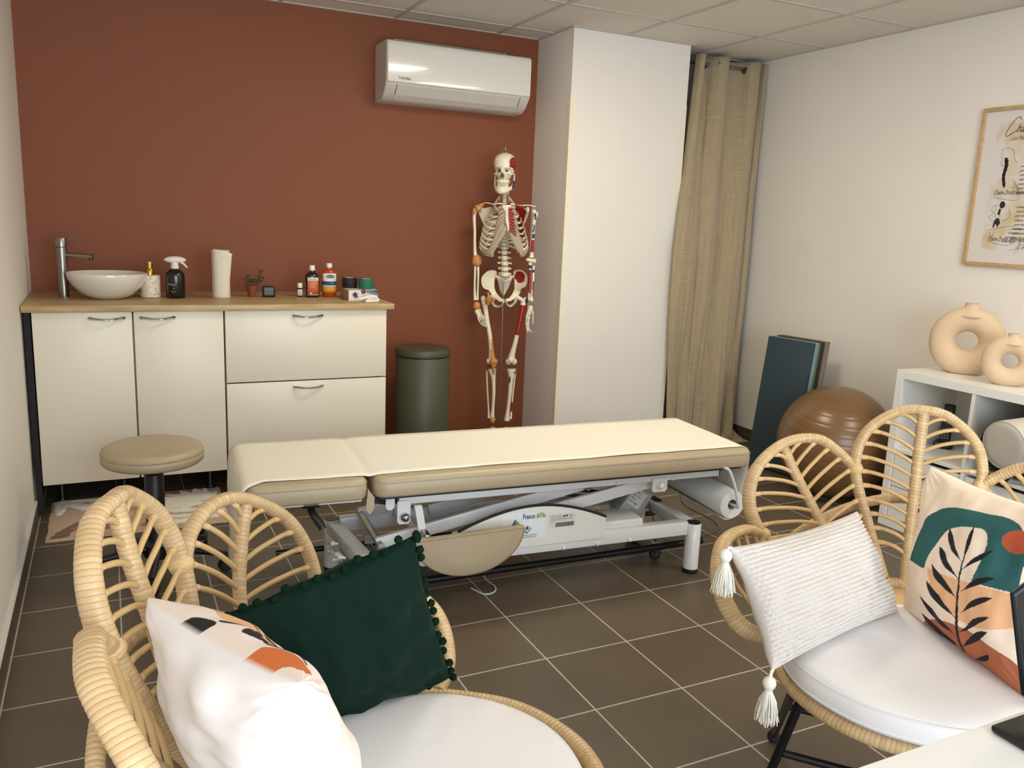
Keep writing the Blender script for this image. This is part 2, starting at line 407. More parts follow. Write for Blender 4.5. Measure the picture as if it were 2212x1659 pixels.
# terrazzo soap dispenser
def terrazzo():
    M = mat('terrazzo', (228,216,198), .45); nt, b = nodes_of(M)
    tc = nt.nodes.new('ShaderNodeTexCoord'); v = nt.nodes.new('ShaderNodeTexVoronoi'); v.inputs['Scale'].default_value = 150
    nt.links.new(tc.outputs['Object'], v.inputs['Vector'])
    w_ = nt.nodes.new('ShaderNodeSeparateColor'); nt.links.new(v.outputs['Color'], w_.inputs[0])
    r = nt.nodes.new('ShaderNodeValToRGB'); r.color_ramp.interpolation='CONSTANT'
    e = r.color_ramp.elements; e[0].position=0; e[0].color=(*lin((30,26,24)),1); e[1].position=.16; e[1].color=(*lin((120,96,78)),1)
    for p_, c_ in ((.24,(226,214,196)),):
        q = e.new(p_); q.color = (*lin(c_),1)
    d = nt.nodes.new('ShaderNodeMath'); d.operation='LESS_THAN'; d.inputs[1].default_value=.42
    nt.links.new(v.outputs['Distance'], d.inputs[0]); nt.links.new(w_.outputs[0], r.inputs[0])
    mx = nt.nodes.new('ShaderNodeMix'); mx.data_type='RGBA'; mx.inputs[6].default_value=(*lin((226,214,196)),1)
    nt.links.new(d.outputs[0], mx.inputs[0]); nt.links.new(r.outputs[0], mx.inputs[7]); nt.links.new(mx.outputs[2], b.inputs['Base Color'])
    return M
sx_, sy_ = -.728, -.30
t = thing('soap_dispenser', 'speckled terrazzo soap dispenser with brass pump beside the basin', 'soap dispenser', (sx_, sy_, ZT))
obj('body', MB().lathe([(.040,0),(.0445,.003),(.0445,.098),(.042,.104),(.018,.106)], 40, c=(sx_,sy_,ZT)), terrazzo(), t)
m_brass = mat('brass', (190,150,70), .25, metal=1)
obj('pump', MB().lathe([(.0185,.106),(.0185,.132),(.017,.134),(.0135,.135),(.0135,.155),(.016,.156),(.016,.166),(.0001,.167)], 24, c=(sx_,sy_,ZT)).tube([(sx_,sy_,ZT+.160),(sx_+.024,sy_-.012,ZT+.158)], .004, 8), m_brass, t)
# spray bottle
sx_, sy_ = -.620, -.325
m_dkbottle = mat('dark_bottle', (12,16,14), .22, coat=.3)
m_wplast = mat('white_plastic', (232,226,214), .4)
m_print = mat('label_ink_pale', (196,192,180), .6)
t = thing('spray_bottle', 'black spray bottle with white trigger head and pale lettering', 'spray bottle', (sx_, sy_, ZT))
obj('body', MB().lathe([(.040,0),(.0425,.003),(.0425,.105),(.040,.116),(.032,.126),(.02,.134),(.0165,.138),(.0165,.146)], 40, c=(sx_,sy_,ZT)), m_dkbottle, t)
hd = MB().lathe([(.017,.136),(.018,.138),(.018,.152),(.016,.155),(.0165,.168)], 24, c=(sx_,sy_,ZT))
hd.ball((sx_+.002, sy_-.001, ZT+.178), .046, 20, sc=(1.05,.42,.36))
obj('trigger_head', hd, m_wplast, t)
obj('trigger', MB().tube([(sx_+.028,sy_-.008,ZT+.168),(sx_+.040,sy_-.011,ZT+.158),(sx_+.054,sy_-.016,ZT+.142)], [.0065,.005,.0035], 8), m_wplast, t)
lb = MB(); dv = Vector((-.24,-1,0)).normalized(); xv = Vector((1,-.24,0)).normalized()
o0 = Vector((sx_,sy_,0))+dv*.0432
for dz, s, tx in ((.064,.0085,'Bien faire'),(.058,.006,'l\'essence'),(.034,.004,'parfum maison'),(.028,.0035,'spray 250 ml')):
    text_mb(tx, s, o0+Vector((0,0,ZT+dz))-xv*len(tx)*s*.26, xv, (0,0,1), mb=lb)
lb.prism([o0+xv*a+Vector((0,0,ZT+.048+c)) for a, c in ((0,-.003),(.003,0),(0,.003),(-.003,0))], dv, .0004)
obj('label_print', lb, m_print, t, False)
# paper towel roll
sx_, sy_ = -.417, -.345
m_paper = mat('paper_towel', (233,222,205), .95, bump=.9, bscale=260, kind='voronoi')
t = thing('paper_towel_roll', 'tall white paper towel roll standing on the worktop', 'paper roll', (sx_, sy_, ZT))
pr = MB()
prof = [(.0001,.0),(.018,.0),(.0405,.001)]+[(.0405+.0004*math.sin(i*1.7), .228*i/20) for i in range(1,20)]+[(.0405,.228),(.019,.2285),(.018,.215),(.0001,.215)]
pr.lathe(prof, 40, c=(sx_,sy_,ZT)); obj('roll', pr, m_paper, t, ang=60)
sh = MB()
def sheet(a, b):
    r = .0412+.016*max(0, a-.45)**1.3*(b**1.5)*2.2; g = (-150+a*110)*D
    return (sx_+r*math.cos(g)+(.012*max(0,a-.6)*b), sy_+r*math.sin(g), ZT+.002+b*(.232-.02*a*a))
sh.grid(sheet, 16, 20); obj('loose_sheet', sh, m_paper, t, solid=.0006)
# succulent
sx_, sy_ = -.268, -.29
m_pot = mat('terracotta_pot', (132,66,42), .75, var=.1, vscale=30); m_soil = mat('soil', (52,38,28), 1, bump=1, bscale=300)
m_leaf = mat('succulent_leaf', (92,92,56), .5, var=.15, vscale=40); m_stem = mat('succulent_stem', (112,82,52), .6)
t = thing('potted_succulent', 'small straggly succulent in a terracotta pot on the worktop', 'plant', (sx_, sy_, ZT))
obj('pot', MB().lathe([(.017,0),(.0185,.001),(.0255,.044),(.0275,.044),(.0285,.056),(.0265,.056),(.0255,.05),(.0001,.05)], 32, c=(sx_,sy_,ZT)), m_pot, t)
obj('soil', MB().lathe([(.0255,.0505),(.015,.053),(.0001,.054)], 20, c=(sx_,sy_,ZT), close=False), m_soil, t)
random.seed(4)
sb_, lf_ = MB(), MB()
for (dx, dy, hz, n) in ((-.018,0,.045,7),(-.035,-.01,.03,6),(.012,-.012,.03,6),(.045,-.004,.07,8),(.055,-.012,.04,6),(.03,.006,.022,5),(-.004,-.02,.028,6)):
    P = cr([(sx_+dx*.15, sy_+dy*.15, ZT+.05),(sx_+dx*.7, sy_+dy*.8, ZT+.055+hz*.45),(sx_+dx, sy_+dy, ZT+.055+hz)], 6); sb_.tube(P, .0016, 6)
    for k in range(n*3):
        p = at_len(P, (.25+.75*k/(n*3))*(.05+hz)); a = k*2.4; d = Vector((math.cos(a), math.sin(a), .5)).normalized()
        l = random.uniform(.012,.02); q = p+d*l
        lf_.tube([p, p.lerp(q,.5), q], [.0018,.0048,.0014], 6, flat=.5, up=(0,0,1))
obj('stems', sb_, m_stem, t); fo = obj('foliage', lf_, m_leaf, t); fo['kind'] = 'stuff'
# clock
sx_, sy_ = -.19, -.315
t = thing('digital_clock', 'small square black digital clock showing 19:51 beside the succulent', 'clock', (sx_, sy_, ZT))
obj('body', MB().rbox((sx_-.031, sy_-.006, ZT), (sx_+.031, sy_+.012, ZT+.056), .008, 4), m_black, t)
obj('display', MB().rbox((sx_-.021, sy_-.0068, ZT+.012), (sx_+.021, sy_-.0055, ZT+.046), .001, 1), mat('lcd_grey', (84,90,76), .4), t)
obj('digits', text_mb('19:51', .017, (sx_-.0185, sy_-.0071, ZT+.023), (1,0,0), (0,0,1)), mat('lcd_ink', (18,20,18), .5), t, False)
# bottles
def bottle(name, label, x, y, prof, m, capprof, mcap, lab):
    t = thing(name, label, 'bottle', (x, y, ZT), 'bottles beside the glove box')
    obj('body', MB().lathe(prof, 36, c=(x,y,ZT), sy=.72), m, t); obj('cap', MB().lathe(capprof, 24, c=(x,y,ZT)), mcap, t)
    for (r, z0, z1, c, hw) in lab:
        g = MB().grid(lambda a, b: (x+(r+.0006)*math.cos((-90-hw+2*hw*a)*D), y+.72*(r+.0006)*math.sin((-90-hw+2*hw*a)*D)-.0003, ZT+z0+(z1-z0)*b), 16, 2)
        obj('label', g, c, t, solid=.0002)
    return t
m_amber = mat('brown_glass', (20,14,11), .12, coat=.6); m_orange = mat('orange_liquid_bottle', (176,62,18), .15, coat=.6)
m_cap = mat('white_cap', (236,230,218), .4)
c_salmon = mat('salmon_label', (206,104,64), .5); c_cream = mat('cream_label', (232,222,204), .5); c_blue = mat('blue_label', (22,74,110), .5); c_yel = mat('yellow_label', (214,150,32), .5)
m_ink = mat('black_ink', (20,19,20), .6)
t = bottle('medicine_bottle', 'tiny dark bottle with white cap, smallest of the three bottles', -.033, -.293, [(.011,0),(.0125,.002),(.0125,.042),(.008,.046)], m_amber, [(.0125,.046),(.0125,.068),(.011,.07),(.0001,.07)], m_cap, [(.0125,.006,.038,c_cream,75)])
tb = MB()
for k, tx in enumerate(('Huile','essentielle','5 ml')): text_mb(tx, .006, (-.041, -.3035, ZT+.030-.008*k), (1,0,0), (0,0,1), mb=tb)
obj('label_text', tb, m_ink, t, False)
t = bottle('massage_oil_bottle', 'dark brown oil bottle with salmon label and white cap', .024, -.315, [(.032,0),(.0345,.003),(.0345,.105),(.031,.115),(.02,.123),(.013,.127),(.013,.136)], m_amber, [(.0155,.136),(.0155,.139),(.0135,.141),(.0135,.158),(.012,.16),(.0001,.16)], m_cap, [(.0345,.014,.1,c_salmon,52),(.0347,.082,.1,c_cream,52),(.0348,.012,.0145,c_cream,52)])
tb = MB(); text_mb('WELEDA', .0095, (.004, -.3405, ZT+.088), (1,0,0), (0,0,1), mb=tb)
obj('label_text', tb, mat('slate_ink', (60,66,74), .6), t, False)
tb = MB()
for k, tx in enumerate(('Huile de massage','a l\'arnica','decontractant')): text_mb(tx, .0058, (.003, -.3405, ZT+.069-.009*k), (1,0,0), (0,0,1), mb=tb)
obj('label_dot', MB().lathe([(.0045,0),(.0045,.0004)], 14, M=Matrix.Translation((.012,-.3405,ZT+.022)) @ Matrix.Rotation(90*D,4,'X')), c_cream, t, False)
obj('label_subtext', tb, c_cream, t, False)
t = bottle('soap_bottle', 'clear orange soap bottle with white, blue and yellow label bands', .114, -.30, [(.032,0),(.035,.003),(.035,.115),(.033,.128),(.024,.139),(.014,.143),(.014,.15)], m_orange, [(.015,.15),(.0145,.168),(.0135,.171),(.0001,.171)], m_cap, [(.035,.048,.121,c_cream,80),(.0352,.062,.081,c_blue,80),(.0351,.024,.050,c_yel,80)])
tb = MB(); tb.prism([(.114-.021*math.cos(a)*(1), -.3265, ZT+.105+.0085*math.sin(a)*abs(math.sin(a))**.3) for a in [2*math.pi*i/24 for i in range(24)]], (0,-1,0), .0004)
obj('logo_oval', tb, c_blue, t, False)
tb = text_mb('neutro', .010, (.100, -.3272, ZT+.1015), (1,0,0), (0,0,1)); text_mb('lotion', .006, (.118, -.3266, ZT+.070), (1,0,0), (0,0,1), mb=tb)
obj('logo_text', tb, c_cream, t, False)
# glove box
gx0, gx1, gy0, gy1 = .165, .318, -.47, -.33
A_ = Matrix.Translation((.215+.028, -.40, ZT)) @ Matrix.Rotation(-4*D, 4, 'Z')
t = thing('glove_box', 'white and blue printed cardboard box under the tape rolls', 'box', (.243, -.40, ZT))
m_card = mat('glove_box_card', (226,218,206), .55); m_cardend = mat('glove_box_end', (176,160,142), .6)
obj('carton', MB().rbox((-.073,-.105,0),(.073,.105,.052), .001, 1, M=A_), m_card, t, False)
pb = MB()
def gp(x, z): return tuple(A_ @ Vector((x, -.1056, z)))
pb.add([gp(-.02,.0515),gp(.0725,.0515),gp(.0725,.026),gp(.03,.036)], [(0,1,2,3)], 0)
obj('blue_print', pb, mat('blue_print', (92,126,160), .5), t, False)
pb = MB(); pb.add([gp(.02,.0517),gp(.0727,.0517),gp(.0727,.040)], [(0,1,2)]); obj('navy_print', pb, mat('navy_print', (24,32,66), .5), t, False)
pb = MB(); pb.prism([gp(-.044,.038),gp(-.026,.022),gp(-.036,.01),gp(-.056,.026)], A_.to_3x3() @ Vector((0,-1,0)), .0003); obj('pink_print', pb, mat('pink_print', (170,70,96), .5), t, False)
pb = MB(); pb.prism([gp(-.05+.011*math.cos(a)*(1+.3*math.sin(5*a))+.009, .031+.011*math.sin(a)*(1+.3*math.sin(5*a))) for a in [2*math.pi*i/40 for i in range(40)]], A_.to_3x3() @ Vector((0,-1,0)), .0006); obj('flower_print', pb, mat('dark_navy', (22,22,48), .5), t, False)
pb = MB().box((-.0736,-.1,.002),(-.0731,.1,.05), M=A_); obj('end_panel', pb, m_cardend, t, False)
pb = MB(); pb.lathe([(.012,0),(.012,.0006)], 20, M=A_ @ Matrix.Translation((0,-.1058,.046)) @ Matrix.Rotation(90*D,4,'X')); obj('seal_print', pb, mat('maroon_print', (110,30,58), .5), t, False)
def tape(label, x, y, c, n):
    t = thing('tape_roll', label, 'tape', (x, y, ZT+.0525), 'tape rolls on the glove box')
    obj('tape', MB().lathe([(.024,0),(.037,0),(.038,.002),(.038,.048),(.037,.05),(.024,.05),(.0235,.025),(.024,0)], 40, c=(x,y,ZT+.0525), close=False), mat(n, c, .65, bump=.3, bscale=300), t, ang=50)
    obj('core', MB().lathe([(.0228,.0005),(.0238,.0005),(.0238,.051),(.0228,.051),(.0228,.0005)], 32, c=(x,y,ZT+.0525), close=False), mat('cardboard_core', (196,180,160), .8), t)
tape('black sports tape roll lying on the glove box', .205, -.355, (15,15,17), 'black_tape')
tape('green sports tape roll lying on the glove box', .275, -.41, (22,104,78), 'green_tape')
# finger clip device
t = thing('finger_clip_device', 'white plastic clip device lying at the front of the worktop', 'clip device', (.25, -.56, ZT))
M_ = Matrix.Translation((.25,-.56,ZT)) @ Matrix.Rotation(12*D,4,'Z')
obj('body', MB().rbox((-.03,-.02,.0),(.045,.02,.012), .005, 3, M=M_).rbox((-.022,-.017,.012),(.038,.017,.026), .006, 3, M=M_), m_wplast, t)
obj('strap', MB().tube([M_ @ Vector(p) for p in ((-.06,-.01,.018),(-.04,-.015,.02),(-.01,-.018,.03),(.02,-.018,.028),(.046,-.015,.01))], .0035, 8, flat=1.6, up=(0,0,1)), m_wplast, t)
# ------------------------------------------------------------------ air conditioner
m_ac = mat('ac_plastic', (226,222,214), .14, coat=.6)
m_ac2 = mat('ac_plastic_matt', (206,201,192), .4)
ax0, ax1, az0, az1, ad = .432, 1.262, 1.936, 2.232, .215
t = thing('air_conditioner', 'white wall mounted air conditioner high on the terracotta wall', 'air conditioner', ((ax0+ax1)/2, 0, az0))
# side section (y,z)
sec = [(-.001,az0+.0),(-.09,az0+.001),(-.128,az0+.008),(-.165,az0+.032),(-.198,az0+.068),(-.214,az0+.092),(-.215,az1-.03),(-.208,az1-.008),(-.19,az1),(-.001,az1)]
def extr(sec, x0, x1, mi=0):
    b = MB(); k = len(sec)
    b.add([(x0,y,z) for y,z in sec]+[(x1,y,z) for y,z in sec], [tuple(range(k)), tuple(range(k,2*k))[::-1]]+[(i,(i+1)%k,(i+1)%k+k,i+k) for i in range(k)], mi); return b
o = obj('housing', extr(sec, ax0, ax1), m_ac2, t, True, ang=35)
q = o.modifiers.new('bev', 'BEVEL'); q.width = .008; q.segments = 3; q.limit_method = 'ANGLE'; q.angle_limit = 50*D
pf = [(-.209,az0+.084),(-.2195,az0+.090),(-.2205,az0+.12),(-.2205,az1-.035),(-.217,az1-.012),(-.205,az1-.0015),(-.195,az1-.003),(-.206,az1-.02)]
o = obj('front_panel', extr(pf, ax0+.004, ax1-.004), m_ac, t, True, ang=50)
q = o.modifiers.new('bev', 'BEVEL'); q.width = .012; q.segments = 4; q.limit_method = 'ANGLE'; q.angle_limit = 60*D
fl_ = [(-.2085,az0+.064),(-.2115,az0+.070),(-.17,az0+.011),(-.10,az0-.0015),(-.10,az0+.001),(-.168,az0+.014)]
obj('air_flap', extr([(-.205,az0+.082),(-.206,az0+.078),(-.167,az0+.0315),(-.135,az0+.0095),(-.132,az0+.012),(-.160,az0+.034)], ax0+.06, ax1-.06), m_ac2, t, False)
for x_ in (ax0+.060, ax1-.060): obj('flap_gap_shade', MB().prism([(x_-.0016,-.2065,az0+.080),(x_+.0016,-.2065,az0+.080),(x_+.0016,-.168,az0+.033),(x_-.0016,-.168,az0+.033)], (0,-.7,-.7), .0012), m_black, t, False)  # black strips stand in for the shade at the flap ends
vt = MB()
vt.box((ax0+.05,-.19,az1-.002),(ax1-.15,-.05,az1+.006)); obj('top_grille', vt, m_ac2, t, False)
gr = MB().box((ax0+.055,-.196,az1-.001),(ax1-.16,-.1905,az1+.003)); obj('grille_gap_shade', gr, m_black, t, False)  # black strip stands in for the shade along the grille
obj('logo', text_mb('TOSHIBA', .0165, (ax0+.062, -.2207, az0+.104), (1,0,0), (0,0,1), bold=.0004), mat('logo_grey', (96,84,78), .5), t, False)
# ------------------------------------------------------------------ pedal bin
bcx, bcy = .606, -.36
m_bin = mat('olive_green_metal', (74,76,56), .45)
t = thing('pedal_bin', 'tall cylindrical olive green bin with flat lid beside the cabinets', 'bin', (bcx, bcy, 0))
obj('body', MB().lathe([(.143,.0),(.146,.004),(.146,.016),(.1455,.02),(.1455,.612),(.1425,.616)], 64, c=(bcx,bcy,0)), m_bin, t)
obj('seal_ring', MB().lathe([(.1425,.610),(.1445,.616),(.1445,.622),(.1425,.626)], 64, c=(bcx,bcy,0)), m_black, t)
obj('lid', MB().lathe([(.1425,.621),(.149,.622),(.1495,.626),(.1495,.652),(.147,.656),(.13,.660),(.08,.664),(.0001,.665)], 64, c=(bcx,bcy,0)), m_bin, t, ang=50)
obj('pedal', MB().rbox((bcx-.03,bcy-.17,.012),(bcx+.03,bcy-.14,.024), .004, 2), m_black, t)
# ------------------------------------------------------------------ curtain
def linen():
    M = mat('beige_linen', (176,156,122), .92, sheen=.3); nt, b = nodes_of(M)
    tc = nt.nodes.new('ShaderNodeTexCoord'); out = None
    fac = []
    for sc_ in ((6,900),(700,8)):
        mp = nt.nodes.new('ShaderNodeMapping'); mp.inputs['Scale'].default_value = (*sc_, 1); n = nt.nodes.new('ShaderNodeTexNoise'); n.inputs['Scale'].default_value = 1; n.inputs['Detail'].default_value = 3
        nt.links.new(tc.outputs['UV'], mp.inputs[0]); nt.links.new(mp.outputs[0], n.inputs['Vector']); fac.append(n)
    ad_ = nt.nodes.new('ShaderNodeMath'); nt.links.new(fac[0].outputs[0], ad_.inputs[0]); nt.links.new(fac[1].outputs[0], ad_.inputs[1])
    r = nt.nodes.new('ShaderNodeValToRGB'); r.color_ramp.elements[0].position=.8/2; r.color_ramp.elements[1].position=1.2/2
    hv = nt.nodes.new('ShaderNodeMath'); hv.operation='MULTIPLY'; hv.inputs[1].default_value=.5; nt.links.new(ad_.outputs[0], hv.inputs[0])
    r.color_ramp.elements[0].color = (*lin((150,134,106)),1); r.color_ramp.elements[1].color = (*lin((184,166,136)),1)
    nt.links.new(hv.outputs[0], r.inputs[0]); nt.links.new(r.outputs[0], b.inputs['Base Color'])
    bp = nt.nodes.new('ShaderNodeBump'); bp.inputs['Strength'].default_value=.4; bp.inputs['Distance'].default_value=.001; nt.links.new(hv.outputs[0], bp.inputs['Height']); nt.links.new(bp.outputs[0], b.inputs['Normal'])
    return M
ROD_Y, ROD_Z = -.30, 2.312
t = thing('curtain', 'beige linen eyelet curtain hanging between the white pillar and the right wall', 'curtain', (2.5, ROD_Y, 0))
# plan of the fold line at the top and at the bottom (x, y)
top = [(2.283,-.33),(2.290,-.370),(2.308,-.378),(2.324,-.366),(2.331,-.32),(2.345,-.285),(2.375,-.278),(2.40,-.29),(2.415,-.33),(2.44,-.365),(2.47,-.372),(2.505,-.362),(2.525,-.32),(2.54,-.275),(2.58,-.258),(2.63,-.268),(2.665,-.30),(2.685,-.345),(2.72,-.362),(2.755,-.355),(2.772,-.32),(2.775,-.27),(2.785,-.262),(2.79,-.30),(2.797,-.35),(2.812,-.352)]
mid = [(2.13,-.46),(2.15,-.475),(2.20,-.48),(2.27,-.465),(2.32,-.44),(2.315,-.41),(2.33,-.43),(2.38,-.455),(2.43,-.45),(2.47,-.42),(2.50,-.40),(2.51,-.42),(2.55,-.445),(2.60,-.45),(2.66,-.43),(2.70,-.40),(2.715,-.38),(2.70,-.36),(2.715,-.37),(2.74,-.40),(2.77,-.39),(2.79,-.36)]
bot = [(2.20,-.44),(2.215,-.455),(2.235,-.455),(2.255,-.44),(2.27,-.40),(2.255,-.38),(2.28,-.42),(2.32,-.46),(2.36,-.46),(2.40,-.42),(2.41,-.38),(2.44,-.42),(2.50,-.49),(2.56,-.50),(2.61,-.45),(2.63,-.40),(2.64,-.42),(2.67,-.48),(2.70,-.47),(2.71,-.42),(2.73,-.40),(2.76,-.40)]
def even(L_, N_=150):
    C_ = cr([(a,b,0) for a,b in L_], 8); tot = sum((q-p).length for p, q in zip(C_, C_[1:]))
    return [at_len(C_, tot*i/(N_-1)*.99999) for i in range(N_)]
T_, M_c, B_ = even(top), even(mid), even(bot)
nn = len(T_)
cm = MB(); NV = 60
vs = []; uvr = []
for j in range(NV+1):
    s = j/NV; z = 2.352-2.34*s
    # weights top/mid/bottom along the drop (curtain bulges left at elbow height)
    zz = [0, .14, .55, 1.0]
    wt_ = max(0, 1-s/.5)**1.15; wb = max(0, (s-.6)/.4)**1.3; wm = max(0, 1-wt_-wb)
    for i in range(nn):
        p = T_[i]*wt_+M_c[i]*wm+B_[i]*wb
        sc_ = noise.noise(Vector((i*.18, s*5, 2.)))*.012*min(1, s*3)
        x = p.x+sc_*.5; y = p.y+sc_
        if j == NV: z = .012
        vs.append((min(x, 2.815), y, z))
fs = [(j*nn+i, j*nn+i+1, (j+1)*nn+i+1, (j+1)*nn+i) for j in range(NV) for i in range(nn-1)]
uvs = [((i/nn*.9, j/NV*2.3), ((i+1)/nn*.9, j/NV*2.3), ((i+1)/nn*.9, (j+1)/NV*2.3), (i/nn*.9, (j+1)/NV*2.3)) for j in range(NV) for i in range(nn-1)]
cm.add(vs, fs, 0, uvs)
m_linen = linen()
obj('cloth', cm, m_linen, t, solid=.0025, ang=80)
# fabric heap on the floor at the right end
hp = MB()
def heap(a, b):
    x = 2.60+.20*a; y = -.40-.14*b
    h = .012+.05*math.sin(math.pi*a)*(1-b)**.7*(1+.5*math.sin(a*9))+.012*noise.noise(Vector((a*5,b*4,1)))
    return (x-.02*b, y, max(.004, h*(1-.75*b)))
hp.grid(heap, 24, 14); obj('floor_puddle', hp, m_linen, t, solid=.003)
for ex, ey, th_, tz_ in ((2.372,-.300,-24,2.300),(2.664,-.322,-38,2.301),(2.43,-.350,-80,2.305),(2.53,-.31,70,2.305),(2.774,-.30,85,2.303)):
    M_ = Matrix.Translation((ex,ey,tz_)) @ Matrix.Rotation(th_*D,4,'Z') @ Matrix.Rotation(90*D,4,'X')
    e_ = obj('eyelet', MB().tube([M_ @ Vector((.0195*math.cos(a),.0195*math.sin(a),0)) for a in [2*math.pi*k/28 for k in range(28)]], .0032, 8, closed=True, flat=1.3), m_steel, t)
    if abs(th_) < 60: obj('eyelet_shade_disc', MB().lathe([(.018,-.001),(.018,.001)], 24, M=M_), m_carc, e_)  # dark disc stands in for the shaded hole
t = thing('curtain_rod', 'dark metal curtain rod under the ceiling above the linen curtain', 'curtain rod', (2.5, ROD_Y, ROD_Z))
obj('pole', MB().tube([(2.182,ROD_Y,ROD_Z),(2.825,ROD_Y,ROD_Z)], .0105, 16), m_steel, t)
for x, s in ((2.182,1),(2.8265,-1)): obj('wall_bracket', MB().lathe([(.026,0),(.026,.006),(.016,.01),(.014,.03)], 24, M=Matrix.Translation((x,ROD_Y,ROD_Z)) @ Matrix.Rotation(s*90*D,4,'Y')), m_black, t)
# ------------------------------------------------------------------ exercise mats leaning on the right wall
fw = on(1632,1010,'z',0)
for k, (c, th, lab, n) in enumerate((((46,62,72),.024,'dark petrol blue exercise mat, frontmost of the leaning mats','mat_petrol'),((122,150,150),.018,'pale aqua exercise mat leaning second behind the dark blue one','mat_aqua'),((92,108,78),.012,'moss green exercise mat between the aqua and charcoal mats','mat_moss'),((44,42,42),.022,'charcoal exercise mat leaning between the green and taupe mats','mat_charcoal'),((128,114,98),.018,'taupe exercise mat, rearmost of the leaning mats','mat_taupe'))):
    off = [0,.027,.047,.066,.092][k]; hgt = [.755,.757,.755,.760,.762][k]; wid = [.30,.305,.305,.305,.32][k]
    a0 = Vector((2.425+off*1.0, -.925+off*.02, 0)); xd = Vector((.30,-.42,0)).normalized()
    xd = Vector((.163,-.987,0)).normalized()
    nrm = Vector((-xd.y, xd.x, 0))  # towards the wall
    lean = 6.8*D
    b = MB()
    def mp_(a, c_, e): # a across, c_ height, e thickness
        up = Vector((nrm.x*math.sin(lean), nrm.y*math.sin(lean), math.cos(lean)))
        nn_ = Vector((nrm.x*math.cos(lean), nrm.y*math.cos(lean), -math.sin(lean)))
        return a0+xd*a+up*c_+nn_*e
    M_ = Matrix(((xd.x, mp_(0,0,1).x-a0.x, mp_(0,1,0).x-a0.x, a0.x),(xd.y, mp_(0,0,1).y-a0.y, mp_(0,1,0).y-a0.y, a0.y),(0, mp_(0,0,1).z, mp_(0,1,0).z, .004),(0,0,0,1)))
    b.rbox((0,0,.004),(wid,th,hgt), .004, 2, M=M_)
    o = obj('exercise_mat', b, mat(n, c, .75, bump=.3, bscale=120), None)
    tag(o, lab, 'exercise mat', 'exercise mats leaning against the right wall')
# ------------------------------------------------------------------ gym ball
gb_c = (2.455, -1.53, .289)
m_ball = mat('bronze_rubber', (118,86,52), .3, spec=.6)
prof = []
RB = .289
for i in range(181):
    a = math.pi*i/180; r = RB
    lat = (i-90)
    for q in (-66,-56,-46,-36,-27,-18,-9,0,9,18,27,36,46,56,66):
        d = abs(lat-q)
        if d < 1.2: r -= .0016*(1-d/1.2)
    prof.append((max(1e-4, r*math.sin(a)), -r*math.cos(a)))
o = obj('exercise_ball', MB().lathe(prof, 96, c=(0,0,0), M=Matrix.Translation(gb_c) @ Matrix.Rotation(8*D,4,'X') @ Matrix.Rotation(-5*D,4,'Y')), m_ball, None, ang=80)
tag(o, 'large bronze brown ribbed exercise ball on the floor by the mats', 'exercise ball')
# ------------------------------------------------------------------ cube shelf
m_shelf = mat('white_foil', (232,230,224), .35)
SX0, SX1, SY0, SZ = 2.36, 2.75, -1.925, .745
LW = .775
t = thing('cube_shelf', 'white open cube shelf unit standing by the right wall', 'shelf', ((SX0+SX1)/2, SY0-LW/2, 0))
b = MB()
b.rbox((SX0,SY0-LW,SZ-.038),(SX1,SY0,SZ), .001, 1); b.rbox((SX0,SY0-LW,0),(SX1,SY0,.038), .001, 1)
b.rbox((SX0,SY0-.038,.038),(SX1,SY0,SZ-.038), .001, 1); b.rbox((SX0,SY0-LW,.038),(SX1,SY0-LW+.038,SZ-.038), .001, 1)
obj('body', b, m_shelf, t, False)
yc = SY0-LW/2; zc = .3725
obj('divider', MB().rbox((SX0+.002,yc-.008,.038),(SX1,yc+.008,SZ-.038), .001, 1), m_shelf, t, False)
obj('shelf_board', MB().rbox((SX0+.002,SY0-LW+.038,zc-.008),(SX1,SY0-.038,zc+.008), .001, 1), m_shelf, t, False)
obj('back_panel', MB().box((SX1-.006,SY0-LW+.03,.03),(SX1-.001,SY0-.03,SZ-.03)), m_shelf, t, False)
for s, (ya, yb) in enumerate(((yc+.012, SY0-.042),(SY0-LW+.042, yc-.012))):
    for zz0, zz1 in ((.048,.196),(.200,.348)):
        dr = obj('drawer_front', MB().rbox((SX0+.006,ya,zz0),(SX0+.022,yb,zz1), .001, 1), m_shelf, t, False)
        obj('knob', MB().lathe([(.006,0),(.006,.012),(.011,.016),(.011,.022),(.0001,.024)], 16, M=Matrix.Translation((SX0+.006,(ya+yb)/2,(zz0+zz1)/2+.01)) @ Matrix.Rotation(-90*D,4,'Y')), m_black, dr)
# phone handset on its base
hx, hy, hz = 2.60, -2.035, zc+.008
t = thing('cordless_phone', 'black cordless telephone upright in its charger in the shelf cell', 'phone', (hx, hy, hz))
Mb = Matrix.Translation((hx,hy,hz)) @ Matrix.Rotation(-62*D,4,'Z')
obj('charger', MB().rbox((-.04,-.04,0),(.04,.045,.03), .01, 3, M=Mb), m_black, t)
Mp = Mb @ Matrix.Translation((0,.012,.02)) @ Matrix.Rotation(-12*D,4,'X')
obj('handset', MB().rbox((-.024,-.011,0),(.024,.011,.185), .009, 4, M=Mp), m_black, t)
obj('screen', MB().rbox((-.016,-.0125,.118),(.016,-.0105,.154), .001, 1, M=Mp), mat('phone_screen', (70,84,96), .2), t)
kb = MB()
for r_ in range(4):
    for c_ in range(3): kb.rbox((-.017+c_*.0125,-.0122,.02+r_*.013),(-.009+c_*.0125,-.0108,.027+r_*.013), .0005, 1, M=Mp)
kb.tube([Mp @ Vector((.009*math.cos(a),-.0115,.098+.009*math.sin(a))) for a in [2*math.pi*k/20 for k in range(20)]], .0014, 6, closed=True)
obj('keys', kb, mat('key_grey', (128,130,132), .4), t)
